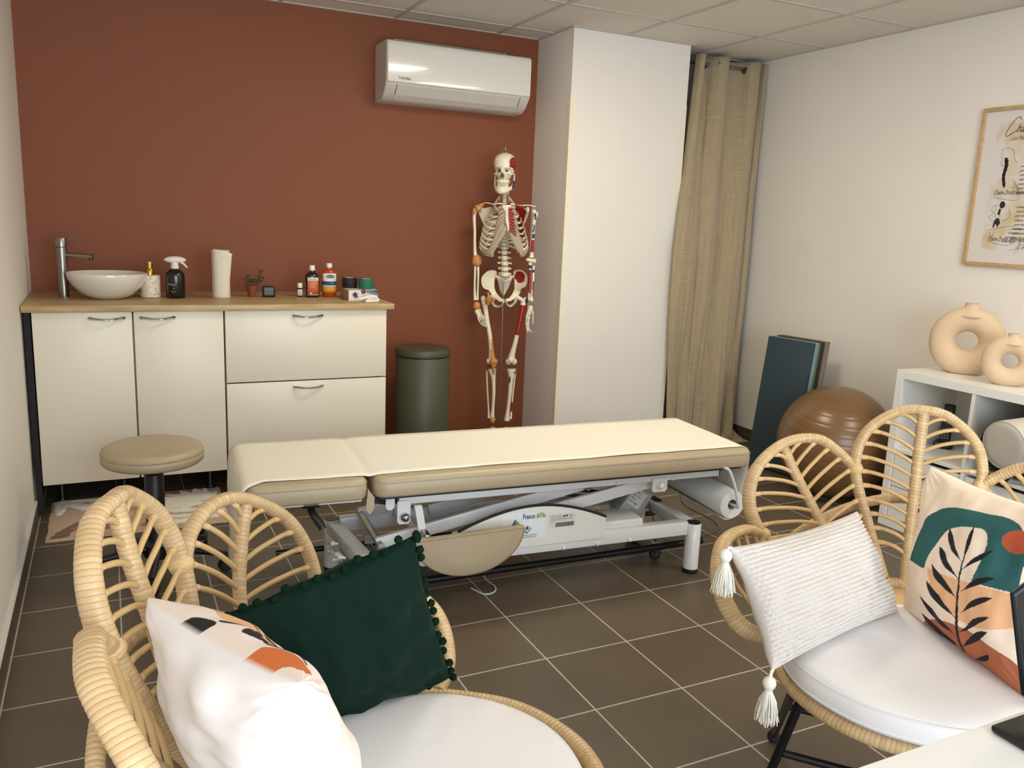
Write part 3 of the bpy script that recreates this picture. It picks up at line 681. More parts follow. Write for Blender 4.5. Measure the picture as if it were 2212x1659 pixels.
# black bag in the right cell
t = thing('black_bag', 'black bag lying in the upper right cell of the white shelf', 'bag', (2.5, -2.5, hz))
bg = MB()
def bagf(a, b_):
    th_ = 2*math.pi*a; ph = math.pi*(b_)
    sx = math.copysign(abs(math.cos(th_))**.6, math.cos(th_)); sy = math.copysign(abs(math.sin(th_))**.6, math.sin(th_))
    rr = math.sin(ph)**.5 if 0 < b_ < 1 else 0
    k = 1+.06*noise.noise(Vector((math.cos(th_)*2, math.sin(th_)*2, b_*4)))
    return (2.53+.16*sx*rr*k, -2.475+.155*sy*rr*k, hz+.002+.105*(1-math.cos(ph))*k)
bg.grid(bagf, 48, 24); obj('body', bg, mat('black_fabric', (17,17,19), .8, bump=.6, bscale=200), t)
obj('handle', MB().tube(cr([(2.42,-2.39,hz+.16),(2.36,-2.37,hz+.14),(2.335,-2.42,hz+.03),(2.34,-2.50,hz+.0),(2.36,-2.55,hz+.12),(2.42,-2.56,hz+.17)], 8), .008, 8, flat=1.8, up=(0,0,1)), m_black, t)
# bolster
t = thing('bolster_cushion', 'beige cylindrical bolster cushion sticking out of the shelf', 'cushion', (2.3, -2.62, zc))
m_bol = mat('grey_beige_vinyl', (190,182,170), .5, bump=.1, bscale=300)
bc = Vector((2.16,-2.60,.575)); bd = Vector((1.0,-.10,.06)).normalized()
RBo = .095
MB_ = Matrix.Translation(bc) @ Vector((0,0,1)).rotation_difference(bd).to_matrix().to_4x4()
obj('cushion_body', MB().lathe([(.0001,.0),(RBo*.7,.0),(RBo-.008,.002),(RBo,.010),(RBo+.001,.03),(RBo+.001,.47),(RBo,.49),(RBo-.01,.5),(.0001,.502)], 56, M=MB_), m_bol, t, ang=60)
obj('end_piping', MB().tube([MB_ @ Vector(((RBo-.003)*math.cos(a),(RBo-.003)*math.sin(a),.005)) for a in [2*math.pi*k/56 for k in range(56)]], .0022, 6, closed=True), m_bol, t)
# donut vases
m_clay = mat('matte_clay', (212,186,156), .85, bump=.15, bscale=300)
def donut(label, cy_, cx_, R, r, zt, neck, flip):
    t = thing('ring_vase', label, 'vase', (cx_, cy_, zt), 'ring shaped clay vases on the white shelf')
    b = MB(); yaw = flip*D
    xd = Vector((math.sin(yaw), math.cos(yaw), 0)); nd = Vector((math.cos(yaw), -math.sin(yaw), 0)); cz = zt+R+r-.006
    n1, n2 = 72, 28; vs = []
    for i in range(n1):
        a = 2*math.pi*i/n1
        for j in range(n2):
            g = 2*math.pi*j/n2
            rr = r*(1+.10*max(0,-math.sin(a)))
            rad = R+rr*math.cos(g)*1.0; y_ = rr*.92*math.sin(g)
            p = xd*(rad*math.cos(a))+Vector((0,0,rad*math.sin(a)))+nd*y_
            # raise the shoulder into a neck
            z = cz+p.z
            if z < zt: z = zt
            vs.append((cx_+p.x, cy_+p.y, z))
    fs = [(i*n2+j, i*n2+(j+1)%n2, ((i+1)%n1)*n2+(j+1)%n2, ((i+1)%n1)*n2+j) for i in range(n1) for j in range(n2)]
    b.add(vs, fs); obj('body', b, m_clay, t, ang=70)
    zn = cz+R+r*.55; nw = neck
    obj('neck', MB().lathe([(nw*2.3,-.016),(nw*1.6,r*.16),(nw*1.12,r*.36),(nw*.98,r*.55),(nw,r*.72),(nw*1.04,r*.76),(nw*.85,r*.76),(nw*.8,r*.5),(.0001,r*.4)], 40, c=(cx_,cy_,zn), sx=.85), m_clay, t, ang=60)
donut('larger beige ring shaped clay vase with short neck on the shelf', -2.088, 2.585, .100, .055, SZ, .030, -32)
donut('smaller beige ring shaped clay vase in front of the larger one', -2.345, 2.515, .070, .038, SZ, .021, -34)
# ------------------------------------------------------------------ framed print on the right wall
m_frame = wood_mat('pale_pine', (206,176,132), (186,152,106), 2, .45, (3,3,14))
py0, py1, pz0, pz1 = -1.845, -2.545, 1.226, 1.945
t = thing('framed_print', 'pine framed anatomy print hanging on the right wall', 'picture', (XR, (py0+py1)/2, pz0))
xf = XR-.020
fb = MB(); wd = .018
for a, c in (((xf,py1,pz0),(XR-.001,py0,pz0+wd)),((xf,py1,pz1-wd),(XR-.001,py0,pz1)),((xf,py0-wd,pz0+wd),(XR-.001,py0,pz1-wd)),((xf,py1,pz0+wd),(XR-.001,py1+wd,pz1-wd))): fb.rbox(a, c, .0015, 2)
obj('frame', fb, m_frame, t, ang=30)
# paper with stains: vertex pattern
NP_ = 120
pp = MB(); cols = []
paper = np.array(lin((222,216,214))); stain = np.array(lin((206,182,138)))
for j in range(NP_+1):
    for i in range(NP_+1):
        y = py0-wd+.001+(py1-py0+2*wd-.002)*i/NP_; z = pz0+wd-.001+(pz1-pz0-2*wd+.002)*j/NP_
        a = (py0-wd-y); hz_ = z-pz0
        ins = 1 if (.062+.012*noise.noise(Vector((z*20,1,1))) < a and .08+.012*noise.noise(Vector((y*20,3,1))) < hz_ < .655) else 0
        st = noise.noise(Vector((y*9,z*9,4)))+.35*noise.noise(Vector((y*30,z*30,7)))+.35
        k = max(0, min(1, st*1.1))*ins*(1 if a < .5 else .5)*(1.0-min(1, max(0,(a-.16)/.25))*.6)
        cols.append((*(paper*(1-k)+stain*k), 1))
pp.add([(xf+.009, py0-wd+.001+(py1-py0+2*wd-.002)*i/NP_, pz0+wd-.001+(pz1-pz0-2*wd+.002)*j/NP_) for j in range(NP_+1) for i in range(NP_+1)], [(j*(NP_+1)+i,j*(NP_+1)+i+1,(j+1)*(NP_+1)+i+1,(j+1)*(NP_+1)+i) for j in range(NP_) for i in range(NP_)])
pp.c = cols
obj('print_paper', pp, mat('stained_paper', (222,216,214), .5, attr='pattern', coat=.25), t, False)
ink = MB(); gry = MB()
def pw(a, hh): return (xf+.0085, py0-a, pz0+hh)
def stroke(mb, pts, r=.0011, n=6): mb.tube([Vector(p) for p in cr([pw(*q) for q in pts], n)], r, 5, flat=.3, up=(1,0,0))
text_mb('haines Musculaires', .052, pw(.168,.602), (0,-1,0), (0,0,1), mb=ink, shear=.45, sx=.82)
stroke(ink, [(.185,.655),(.178,.668),(.155,.655),(.128,.615),(.122,.590),(.140,.592),(.172,.612)], .0016)
text_mb('Les Planches', .026, pw(.15,.568), (0,-1,0), (0,0,1), mb=gry, shear=.5, sx=.8)
# upper drawing: head with dark spine
stroke(gry, [(.118,.53),(.116,.505),(.124,.485),(.12,.465),(.14,.455),(.16,.46)], .0009)
stroke(gry, [(.118,.53),(.14,.535),(.17,.525),(.178,.50),(.185,.478),(.196,.468)], .0009)
sp = MB()
for k in range(13):
    a_ = .142+.004*math.sin(k*.6)+k*.0004; h_ = .486-k*.0098; wd_ = .0085-.0002*k+.0015*(k % 2)
    ink.prism([pw(a_-wd_,h_+.007),pw(a_+wd_,h_+.005),pw(a_+wd_*.8,h_-.007),pw(a_-wd_*.8,h_-.008)], (-1,0,0), .0006)
for k in range(4): stroke(gry, [(.18+.006*k,.395-.01*k),(.20+.008*k,.385-.012*k),(.198+.01*k,.355-.012*k),(.188+.008*k,.362-.01*k)], .0008)
text_mb('Chaine Droite Anterieure', .030, pw(.105,.328), (0,-1,0), (0,0,1), mb=ink, shear=.5, sx=.56)
stroke(ink, [(.105,.318),(.15,.308),(.21,.302),(.235,.312)], .0007)
# lower drawing: seated figure with dark head and thigh
ink.prism([pw(.156+.013*math.cos(a),.282+.016*math.sin(a)) for a in [2*math.pi*k/20 for k in range(20)]], (-1,0,0), .0006)
for q in ([(.15,.275),(.12,.28),(.105,.26),(.115,.245),(.10,.225),(.115,.21),(.14,.212)],[(.15,.275),(.14,.25),(.15,.23),(.14,.212)],[(.19,.26),(.20,.235),(.185,.215),(.165,.21)],[(.12,.28),(.13,.262),(.12,.245),(.132,.232),(.12,.222)],[(.10,.165),(.13,.17),(.16,.178),(.20,.185),(.23,.188)],[(.14,.16),(.13,.145),(.135,.12)],[(.11,.16),(.12,.142),(.115,.128)]): stroke(gry, q, .0009)
ink.prism([pw(*q) for q in ((.136,.222),(.150,.220),(.158,.200),(.150,.188),(.148,.176),(.142,.190),(.134,.196),(.130,.178),(.124,.178),(.126,.205))], (-1,0,0), .0006)
ink.prism([pw(*q) for q in ((.143,.262),(.153,.264),(.150,.236),(.138,.238))], (-1,0,0), .0006)
text_mb('Chaine Droite Anterieure', .030, pw(.108,.118), (0,-1,0), (0,0,1), mb=ink, shear=.5, sx=.56)
stroke(ink, [(.108,.115),(.15,.106),(.20,.10),(.235,.112)], .0007)
random.seed(7)
for blk, (a0_, h0_, n_, w0) in enumerate(((.215,.448,7,.10),(.225,.268,8,.07),(.215,.172,4,.06))):
    for k in range(n_):
        words = random.choice(['psoas iliaque','grand droit','petit oblique','transverse','scalenes','diaphragme','intercostaux'])
        text_mb(words, .0150, pw(a0_-.012*(blk==2)*k, h0_-.0195*k), (0,-1,0), (0,0,1), mb=ink, shear=.5, sx=.8)
stroke(gry, [(.21,.075),(.25,.085),(.29,.095)], .0008); stroke(gry, [(.245,.062),(.262,.10),(.268,.13),(.262,.07)], .0008); stroke(gry, [(.25,.09),(.27,.105),(.285,.10),(.28,.088),(.30,.105)], .0008)
obj('ink_drawing', ink, mat('print_ink', (38,34,36), .6), t, False); obj('pencil_lines', gry, mat('pencil_grey', (108,102,102), .6), t, False)
# ------------------------------------------------------------------ treatment table (own frame: X along, Y to the far side)
TO = Vector((-.554, -2.003, 0)); TEX = Vector((.99778, -.0666, 0)); TEY = Vector((.0666, .99778, 0))
TM = Matrix(((TEX.x, TEY.x, 0, TO.x), (TEX.y, TEY.y, 0, TO.y), (0,0,1,0), (0,0,0,1)))
def tp(x, y, z): return TM @ Vector((x, y, z))
m_vinyl = mat('taupe_vinyl', (176,160,132), .42, bump=.12, bscale=350)
m_wmetal = mat('white_painted_steel', (222,222,222), .28, coat=.3)
m_stitch = mat('pale_thread', (214,204,186), .8)
m_rubber = mat('black_rubber', (18,18,18), .7)
t = thing('treatment_table', 'white framed treatment table with taupe padding and white paper cover', 'treatment table', tuple(tp(1, .28, 0)))
def pad(x0, x1, y0, y1, z0, z1, rc=.045, re=.020, name='padding'):
    """upholstered slab with rounded corners, a soft upper edge and a stitched seam"""
    def ring(off, z, dz=0):
        P = []; r = max(.004, rc-off)
        for cx, cy, a0 in ((x1-rc, y1-rc, 0), (x0+rc, y1-rc, 90), (x0+rc, y0+rc, 180), (x1-rc, y0+rc, 270)):
            for k in range(9):
                a = (a0+90*k/8)*D; P.append(tuple(tp(cx+r*math.cos(a), cy+r*math.sin(a), z)))
        return P
    prof = [(.02, z0), (.003, z0+.003), (0, z0+.01), (-.001, (z0+z1)/2-.008), (.0005, z1-re-.002), (.0018, z1-re), (.0005, z1-re+.002), (.003, z1-re*.55), (.009, z1-re*.2), (.019, z1-.0005), (.05, z1), (.15, z1+.001)]
    b = MB(); rs = [ring(o, z) for o, z in prof]
    n = len(rs[0]); vs = [p for r in rs for p in r]
    fs = [(i*n+k, i*n+(k+1)%n, (i+1)*n+(k+1)%n, (i+1)*n+k) for i in range(len(rs)-1) for k in range(n)]
    fs += [tuple(range(n)), tuple((len(rs)-1)*n+k for k in range(n))]
    b.add(vs, fs); o = obj(name, b, m_vinyl, t, ang=75)
    q = ring(-.0012, z1-re+.004); st = MB(); q.append(q[0]); P = resample(q, .004)
    for i in range(0, len(P)-1, 2):
        st.tube([P[i], P[i+1]], .0007, 4)
    s_ = obj('stitching', st, m_stitch, o); s_['kind'] = 'stuff'
    return o
pad(0, .385, -.005, .54, .432, .502, name='head_padding')
pad(.405, 1.915, -.005, .565, .432, .502, name='main_padding')
# underside boards
obj('head_board', MB().box((.03,.04,.415),(.37,.50,.432), M=TM), m_wmetal, t, False)
obj('main_board', MB().box((.43,.03,.418),(1.88,.535,.432), M=TM), m_black, t, False)
# hanging flap tag between the pads
obj('vinyl_tab', MB().prism([tp(.382,-.002,.47), tp(.403,-.002,.44), tp(.402,-.004,.405), tp(.388,-.006,.383), tp(.374,-.004,.40)], TM.to_3x3() @ Vector((0,1,0)), .006), m_vinyl, t, False)
# upper frame rails, near and far, and cross bars
for y in (.055, .475): obj('top_rail', MB().rbox((.50, y, .385),(1.80, y+.03, .418), .003, 2, M=TM), m_wmetal, t, ang=30)
for x in (.52, 1.10, 1.74): obj('cross_bar', MB().rbox((x, .085, .388),(x+.03, .475, .416), .003, 2, M=TM), m_wmetal, t, ang=30)
obj('rail_end', MB().rbox((.493,.057,.386),(.502,.083,.417), .002, 2, M=TM).rbox((1.80,.057,.386),(1.806,.083,.417), .002, 2, M=TM), m_black, t)
def bolt(x, y, z, r=.008, nm='bolt', m=None, par=None):
    return obj(nm, MB().lathe([(r,0),(r,.003),(r*.8,.006),(r*.3,.008),(.0001,.0082)], 16, M=TM @ Matrix.Translation((x,y,z)) @ Matrix.Rotation(90*D,4,'X')), m or m_wmetal, par or t)
for x in (1.34, 1.46, 1.585): bolt(x, .055, .392)
# base frame
for y in (.035, .435): obj('base_beam', MB().rbox((.37, y, .160),(1.66, y+.04, .215), .003, 2, M=TM), m_wmetal, t, ang=30)
obj('base_end_beam', MB().rbox((1.66, .03, .160),(1.715, .475, .205), .003, 2, M=TM), m_wmetal, t, ang=30)
MB2 = TM @ Matrix.Translation((.373,.236,0)) @ Matrix.Rotation(7.4*D,4,'Z')
obj('base_end_beam', MB().rbox((-.026,-.225,.160),(.026,.225,.205), .003, 2, M=MB2), m_wmetal, t, ang=30)
for x, y in ((.344,.461),(.402,.012),(1.691,.043),(1.691,.461)):
    lg = obj('leg', MB().lathe([(.030,.012),(.030,.203),(.028,.206),(.0001,.206)], 32, c=tp(x,y,0)), m_wmetal, t)
    obj('end_cap', MB().lathe([(.0275,.206),(.0275,.2085),(.0001,.209)], 32, c=tp(x,y,0)), m_black, lg)
    obj('rubber_foot', MB().lathe([(.029,.0),(.0305,.002),(.0305,.018),(.029,.019)], 32, c=tp(x,y,0)), m_rubber, lg)
for x in (1.12, 1.26, 1.40): bolt(x, .035, .168)
# swivel wheels behind the legs
for x in (.47, 1.615):
    for y in (.185, .39):
        cs = obj('caster', MB().rbox((x-.018,y-.018,.125),(x+.018,y+.018,.162), .003, 2, M=TM).rbox((x-.016,y-.014,.055),(x+.016,y+.014,.078), .003, 2, M=TM), m_wmetal, t)
        obj('fork', MB().box((x-.010,y-.0165,.022),(x+.010,y-.0135,.07), M=TM).box((x-.010,y+.0135,.022),(x+.010,y+.0165,.07), M=TM).lathe([(.006,.07),(.006,.13)], 12, c=tp(x,y,0)), m_steel, cs)
        obj('wheel', MB().lathe([(.008,-.010),(.020,-.010),(.024,-.008),(.026,0),(.024,.008),(.020,.010),(.008,.010)], 28, M=TM @ Matrix.Translation((x,y,.0265)) @ Matrix.Rotation(90*D,4,'X')), m_rubber, cs)
        obj('hub', MB().lathe([(.0085,-.012),(.0105,-.011),(.0105,.011),(.0085,.012)], 20, M=TM @ Matrix.Translation((x,y,.0265)) @ Matrix.Rotation(90*D,4,'X')), m_steel, cs)
# foot bar ring round the base
fbp = [(.30,-.02,.062),(1.70,-.02,.062),(1.755,.02,.062),(1.755,.46,.062),(1.70,.53,.062),(.34,.53,.062),(.30,.50,.062)]
obj('foot_bar', MB().tube([tp(.32,.075,.085), tp(1.795,.125,.088)], .0135, 16), m_blackm, t)
obj('foot_bar', MB().tube([tp(.14,.50,.075), tp(1.80,.50,.075)], .0115, 14), m_blackm, t)
for x in (.50, 1.52): obj('foot_bar_link', MB().tube([tp(x,.10,.086), tp(x,.50,.075)], .008, 10), m_blackm, t)
# scissor lift arms
def arm(x0, z0, x1, z1, y, wdt=.045, th=.02, nm='lift_arm', m=None):
    d = Vector((x1-x0, 0, z1-z0)); L = d.length; a = math.atan2(d.z, d.x)
    M_ = TM @ Matrix.Translation((x0, y, z0)) @ Matrix.Rotation(-a, 4, 'Y')
    return obj(nm, MB().rbox((-.01,-th/2,-wdt/2),(L+.01,th/2,wdt/2), .004, 2, M=M_), m or m_wmetal, t, ang=30)
for y in (.10, .41):
    arm(.72, .225, 1.52, .372, y, .046)
    arm(.45, .225, 1.25, .378, y+.03, .046)
for x, z in ((.45,.225),(1.24,.372)): obj('axle', MB().tube([tp(x,.09,z), tp(x,.46,z)], .013, 16), m_steel, t)
obj('torsion_tube', MB().tube([tp(.60,.06,.235), tp(.60,.44,.235)], .019, 18), m_wmetal, t)
obj('tube_collar', MB().rbox((.572,.40,.205),(.628,.43,.265), .006, 2, M=TM), m_wmetal, t)
# brackets under the rails with their pins
def bracket(x, z0, z1, w_=.034):
    b = MB(); P = [(x-w_/2,z1),(x-w_/2,z0+.010),(x-w_/2+.008,z0),(x+w_/2-.008,z0),(x+w_/2,z0+.010),(x+w_/2,z1)]
    b.prism([tp(a,.048,c) for a, c in P], TM.to_3x3() @ Vector((0,1,0)), .005); return obj('bracket', b, m_wmetal, t, False)
br = bracket(1.524, .345, .40, .066)
obj('pin', MB().lathe([(.016,0),(.016,.004),(.012,.006),(.012,.013),(.009,.016),(.0001,.017)], 24, M=TM @ Matrix.Translation((1.524,.048,.371)) @ Matrix.Rotation(90*D,4,'X')), m_wmetal, br)
br = bracket(.516, .318, .40, .046)
obj('ball_knob', MB().ball(tp(.518,.036,.345), .0155, 20), mat('polished_steel', (170,168,165), .08, metal=1), br)
bracket(.468, .372, .415, .03)
obj('strut', MB().prism([tp(.548,.03,.385),tp(.574,.03,.385),tp(.592,.03,.285),tp(.566,.03,.285)], TM.to_3x3() @ Vector((0,1,0)), .012), m_wmetal, t, False)
obj('adjusting_lever', MB().tube(cr([tp(.205,.08,.418),tp(.205,.06,.402),tp(.212,.03,.385),tp(.232,.01,.355),tp(.236,.005,.345)],5), [.014,.014]+[.0125]*18+[.0125], 14), m_black, t)
obj('lever_mount', MB().rbox((.175,.04,.405),(.235,.12,.43), .006, 2, M=TM), m_black, t)
obj('head_bracket', MB().prism([tp(.10,.12,.416),tp(.36,.12,.416),tp(.36,.12,.385),tp(.20,.12,.395)], TM.to_3x3() @ Vector((0,1,0)), .02), m_wmetal, t, False)
obj('head_hinge', MB().prism([tp(.395,.12,.42),tp(.50,.12,.40),tp(.50,.12,.36),tp(.43,.12,.375),tp(.40,.12,.40)], TM.to_3x3() @ Vector((0,1,0)), .02), m_black, t, False)
# side cover with printed stickers
px0, px1, pbz = .705, 1.288, .222
arc = []
for k in range(33):
    f = k/32; arc.append((px0+(px1-px0)*f, .262+.083*math.sin(math.pi*(.04+.92*f))**.9))
YC = .030
poly = [(px0, pbz-.03)]+arc+[(px1, pbz-.03)]
cv = obj('side_cover', MB().prism([tp(a,YC,c) for a, c in poly], TM.to_3x3() @ Vector((0,1,0)), .004), mat('white_side_cover', (226,223,217), .4), t, False)
obj('cover_trim', MB().tube([tp(a,YC+.002,c) for a, c in arc], .0052, 8), m_rubber, cv)
zt_ = lambda a: .214+.0*a
obj('cover_lip', MB().box((px0,YC+.001,.212),(px1,YC+.005,.216), M=TM), m_wmetal, cv, False)
XD = tuple(TEX); UPV = (0,0,1)
def stk(x0, x1, z0, z1, name, rgb, e=.0006):
    return obj(name, MB().prism([tp(x0,YC-e,z0),tp(x1,YC-e,z0),tp(x1,YC-e,z1),tp(x0,YC-e,z1)], TM.to_3x3() @ Vector((0,1,0)), .0004), mat(name+'_m', rgb, .35), cv, False)
stk(.868, 1.039, .222, .322, 'dealer_sticker', (228,230,234))
stk(1.053, 1.161, .252, .305, 'rating_sticker', (216,213,206))
def print_(name, rgb, items):
    b = MB()
    for it in items:
        if it[0] == 't': text_mb(it[1], it[2], tp(it[3]+.033, YC-.0012, it[4]), XD, UPV, mb=b, sx=it[5] if len(it) > 5 else 1, bold=it[6] if len(it) > 6 else 0)
        else:
            pts = it[1]; b.add([tuple(tp(a+.033, YC-.0012, c)) for a, c in pts], [tuple(range(len(pts)))])
    return obj(name, b, mat(name+'_m', rgb, .5), cv, False)
print_('blue_logo_print', (22,74,134), [('t','Franco',.0265,.915,.2985,.66,.0006),('p',[(.874,.279),(.886,.301),(.887,.274)])])
print_('green_logo_print', (118,160,34), [('t','&Fils',.0265,.9685,.2985,.72,.0006),('p',[(.887,.301),(.914,.271),(.887,.243),(.893,.262),(.887,.274)])])
print_('black_sticker_print', (24,24,26), [('t','58320 POUGUES LES EAUX',.0075,.885,.2335),('t','03 86 90 90 90 - www.francofils.com',.0075,.870,.2265,.9)]+
   [('p',[(1.046+k*.0022,.2555),(1.046+k*.0022+(.0008+.0012*((k*7)%3)/2),.2555),(1.046+k*.0022+(.0008+.0012*((k*7)%3)/2),.2715),(1.046+k*.0022,.2715)]) for k in range(34)]+
   [('p',[(1.077,.2925),(1.083,.2925),(1.083,.299),(1.077,.299)]),('p',[(1.087,.2925),(1.094,.2925),(1.094,.299),(1.087,.299)]),('t','CE',.0115,1.100,.2915),('t','FRANCO&FILS',.005,1.085,.283),('t','MODEL',.004,1.055,.299)]+
   [('t','TYPE REF 400 VA 230 V 50 HZ',.0035,1.042,.294-.0045*k) for k in range(4)]+[('t','NO '+str(k)*6,.0035,1.025,.297-.0045*k) for k in range(6)])
print_('emblem_dark', (16,54,62), [('p',[(.917,.2585),(.934,.246),(.951,.2625),(.951,.259),(.934,.242),(.917,.2545)])])
print_('emblem_pale', (176,206,206), [('p',[(.917,.2585),(.934,.2465),(.951,.2635),(.9345,.275)])])
print_('emblem_teal', (38,104,112), [('p',[(.924,.2605),(.931,.267),(.935,.272),(.938,.265),(.944,.2635),(.938,.2605),(.941,.257),(.935,.2585),(.931,.254),(.930,.2585)])])
# motor and its cover under the table
obj('motor', MB().lathe([(.040,0),(.044,.004),(.044,.11),(.038,.118),(.02,.12),(.02,.16)], 28, M=TM @ Matrix.Translation((1.56,.27,.165)) @ Matrix.Rotation(-52*D,4,'Y') ), mat('grey_casing', (168,172,174), .4), t)
mo = obj('motor_shell', MB().rbox((-.05,-.055,-.01),(.05,.03,.12), .006, 2, M=TM @ Matrix.Translation((1.47,.23,.215)) @ Matrix.Rotation(35*D,4,'Y')), mat('grey_casing2', (150,156,158), .35), t)
M_ = TM @ Matrix.Translation((1.47,.23,.215)) @ Matrix.Rotation(35*D,4,'Y')
obj('motor_label', MB().box((-.040,-.0558,.035),(.025,-.055,.105), M=M_), mat('motor_label_m', (198,196,190), .5), mo, False)
mb_ = MB()
for k, s_ in enumerate(('TYPE 31','24 V DC','IPX4','NO 0457')): text_mb(s_, .012, M_ @ Vector((-.036,-.0562,.09-.015*k)), M_.to_3x3() @ Vector((1,0,0)), M_.to_3x3() @ Vector((0,0,1)), mb=mb_)
obj('motor_label_print', mb_, m_ink, mo, False)
obj('control_box', MB().rbox((1.29,.06,.195),(1.47,.20,.24), .008, 3, M=TM @ Matrix.Translation((0,0,0))), mat('white_box_plastic', (216,216,214), .35), t)
obj('actuator', MB().tube([tp(1.42,.30,.26), tp(.95,.30,.34)], .02, 16), m_steel, t)
obj('end_pads', MB().rbox((1.675,.30,.205),(1.705,.36,.212), .003, 2, M=TM), m_rubber, t); obj('end_pads', MB().rbox((1.675,.38,.205),(1.705,.44,.212), .003, 2, M=TM), m_rubber, t)
# half-moon pad hung on the near side
hm = []
for k in range(33):
    a = math.pi*(1+k/32); hm.append((.722+.198*math.cos(a), .300+.147*math.sin(a)*(1 if True else 1)))
hm = [(x, z+.006*(x-.722)/.2) for x, z in hm]
hb = MB(); HY = -.065
def hmring(s, y): 
    cx, cz = .722, .262
    return [tuple(tp(cx+(x-cx)*s, y, cz+(z-cz)*s)) for x, z in hm]
rs = [hmring(.9,HY+.035),hmring(.985,HY+.033),hmring(1,HY+.028),hmring(1,HY+.007),hmring(.985,HY+.002),hmring(.95,HY-.001),hmring(.5,HY-.002)]
n = len(hm); vs = [p for r in rs for p in r]
fs = [(i*n+k, i*n+(k+1)%n, (i+1)*n+(k+1)%n, (i+1)*n+k) for i in range(len(rs)-1) for k in range(n)]+[tuple(range(n)), tuple((len(rs)-1)*n+k for k in range(n))]
hb.add(vs, fs); hp_ = obj('half_moon_pad', hb, m_vinyl, t, ang=60)
P = hmring(.975, HY-.0008); P.append(P[0]); obj('piping', MB().tube(P, .0013, 6), mat('dark_taupe_seam', (132,116,94), .6), hp_)
obj('pad_bracket', MB().rbox((.57,-.030,.27),(.59,.035,.30), .002, 2, M=TM), m_steel, t)
# little white knobs on the strap beside the left leg
random.seed(11)
obj('knob_rail', MB().tube([Vector(onplane(716,1176,np.array(tp(.335,0,0)),np.array(TEX))),Vector(onplane(726,1192,np.array(tp(.335,0,0)),np.array(TEX))),Vector(onplane(738,1212,np.array(tp(.337,0,0)),np.array(TEX))),Vector(onplane(750,1246,np.array(tp(.34,0,0)),np.array(TEX)))], .006, 6, flat=.4, up=(1,0,0)), m_wmetal, t)
for k, (u_, v_) in enumerate(((712,1181),(723,1174),(716,1192),(729,1197),(726,1208),(739,1204),(727,1228),(743,1225),(747,1242))):
    c = Vector(onplane(u_, v_, np.array(tp(.322,0,0)), np.array(TEX))); dd = Vector((-.85, -.35+.5*(k % 3), .1)).normalized()
    M_ = Matrix.Translation(c) @ Vector((0,0,1)).rotation_difference(dd).to_matrix().to_4x4()
    obj('white_knob', MB().lathe([(.005,-.012),(.0055,.0),(.0088,.001),(.0095,.010),(.0078,.014),(.0001,.016)], 14, M=M_), m_wplast, t)
# paper roll on its holder, and the sheet lying on the table
t2 = obj('holder_arm', MB().tube(cr([tp(1.765,.03,.436),tp(1.78,-.004,.437),tp(1.80,-.012,.42),tp(1.835,-.014,.34),tp(1.852,-.012,.275),tp(1.858,.02,.268)], 6), .0062, 12), m_wmetal, t)
obj('holder_bar', MB().tube([tp(1.858,.02,.268), tp(1.858,.54,.268)], .006, 10), m_wmetal, t)
m_sheet = mat('white_bed_paper', (234,228,214), .85, bump=.25, bscale=14, bdetail=6, bdist=.004)
rl = thing('bed_paper_roll', 'white paper roll hung under the right end of the treatment table', 'paper roll', tuple(tp(1.858,.28,.21)))
MR = TM @ Matrix.Translation((1.858,.03,.268)) @ Matrix.Rotation(-90*D,4,'X')
obj('roll', MB().lathe([(.022,0),(.056,0),(.0575,.002),(.0575,.478),(.056,.48),(.022,.48),(.022,0)], 48, M=MR, close=False), mat('paper_roll_white', (226,226,226), .8), rl, ang=50)
obj('core', MB().lathe([(.0195,.002),(.0222,.002),(.0222,.478),(.0195,.478),(.0195,.002)], 32, M=MR, close=False), mat('grey_core', (150,140,128), .9), rl, ang=50)
# path of the sheet in X,z with a slight hollow between pads
path = [(1.858-.045,.212),(1.80,.232)]
sp_ = [(-.022,.18),(-.024,.26),(-.026,.36),(-.024,.43),(-.018,.47),(-.002,.497),(.03,.506)]
sp_ = [(-.030,.105)]+sp_+[(.12,.5055),(.25,.5055),(.36,.5055),(.395,.501),(.43,.5055)]
k_ = 22
sp_ += [(.43+(1.87-.43)*i/k_, .5058) for i in range(1, k_)]
sp_ += [(1.87,.5056),(1.895,.503),(1.912,.494),(1.920,.47),(1.924,.42),(1.925,.36),(1.922,.30),(1.915,.25),(1.895,.218),(1.868,.205),(1.835,.205),(1.812,.222)]
SP = cr([Vector((a,0,c)) for a, c in sp_], 5)
sm = MB(); Ls = [0]
for a, b in zip(SP, SP[1:]): Ls.append(Ls[-1]+(b-a).length)
NY = 14
def shy(i, j):
    s_ = Ls[i]; f = j/NY
    x, z = SP[i].x, SP[i].z
    y0 = .040+.006*noise.noise(Vector((s_*2,1,0)))+.003*noise.noise(Vector((s_*9,5,0))); y1 = .530+.004*noise.noise(Vector((s_*3,9,0)))
    if x < .06: y0 -= .042*min(1, (.06-x)/.06)
    y = y0+(y1-y0)*f
    if z > .49: z += .0016*max(0, noise.noise(Vector((x*7, y*9, 3))))+(.004*max(0, noise.noise(Vector((x*4,7,1)))) if j == 0 else 0)
    else:
        amp = .006*noise.noise(Vector((y*8, z*5, 2))); x += amp
    return tuple(tp(x, y, z))
nn = len(SP)
sm.add([shy(i, j) for j in range(NY+1) for i in range(nn)], [(j*nn+i, j*nn+i+1, (j+1)*nn+i+1, (j+1)*nn+i) for j in range(NY) for i in range(nn-1)])
o = obj('bed_paper_sheet', sm, m_sheet, None, solid=.0012, ang=180)
tag(o, 'white paper sheet drawn over the whole length of the treatment table', 'paper sheet')
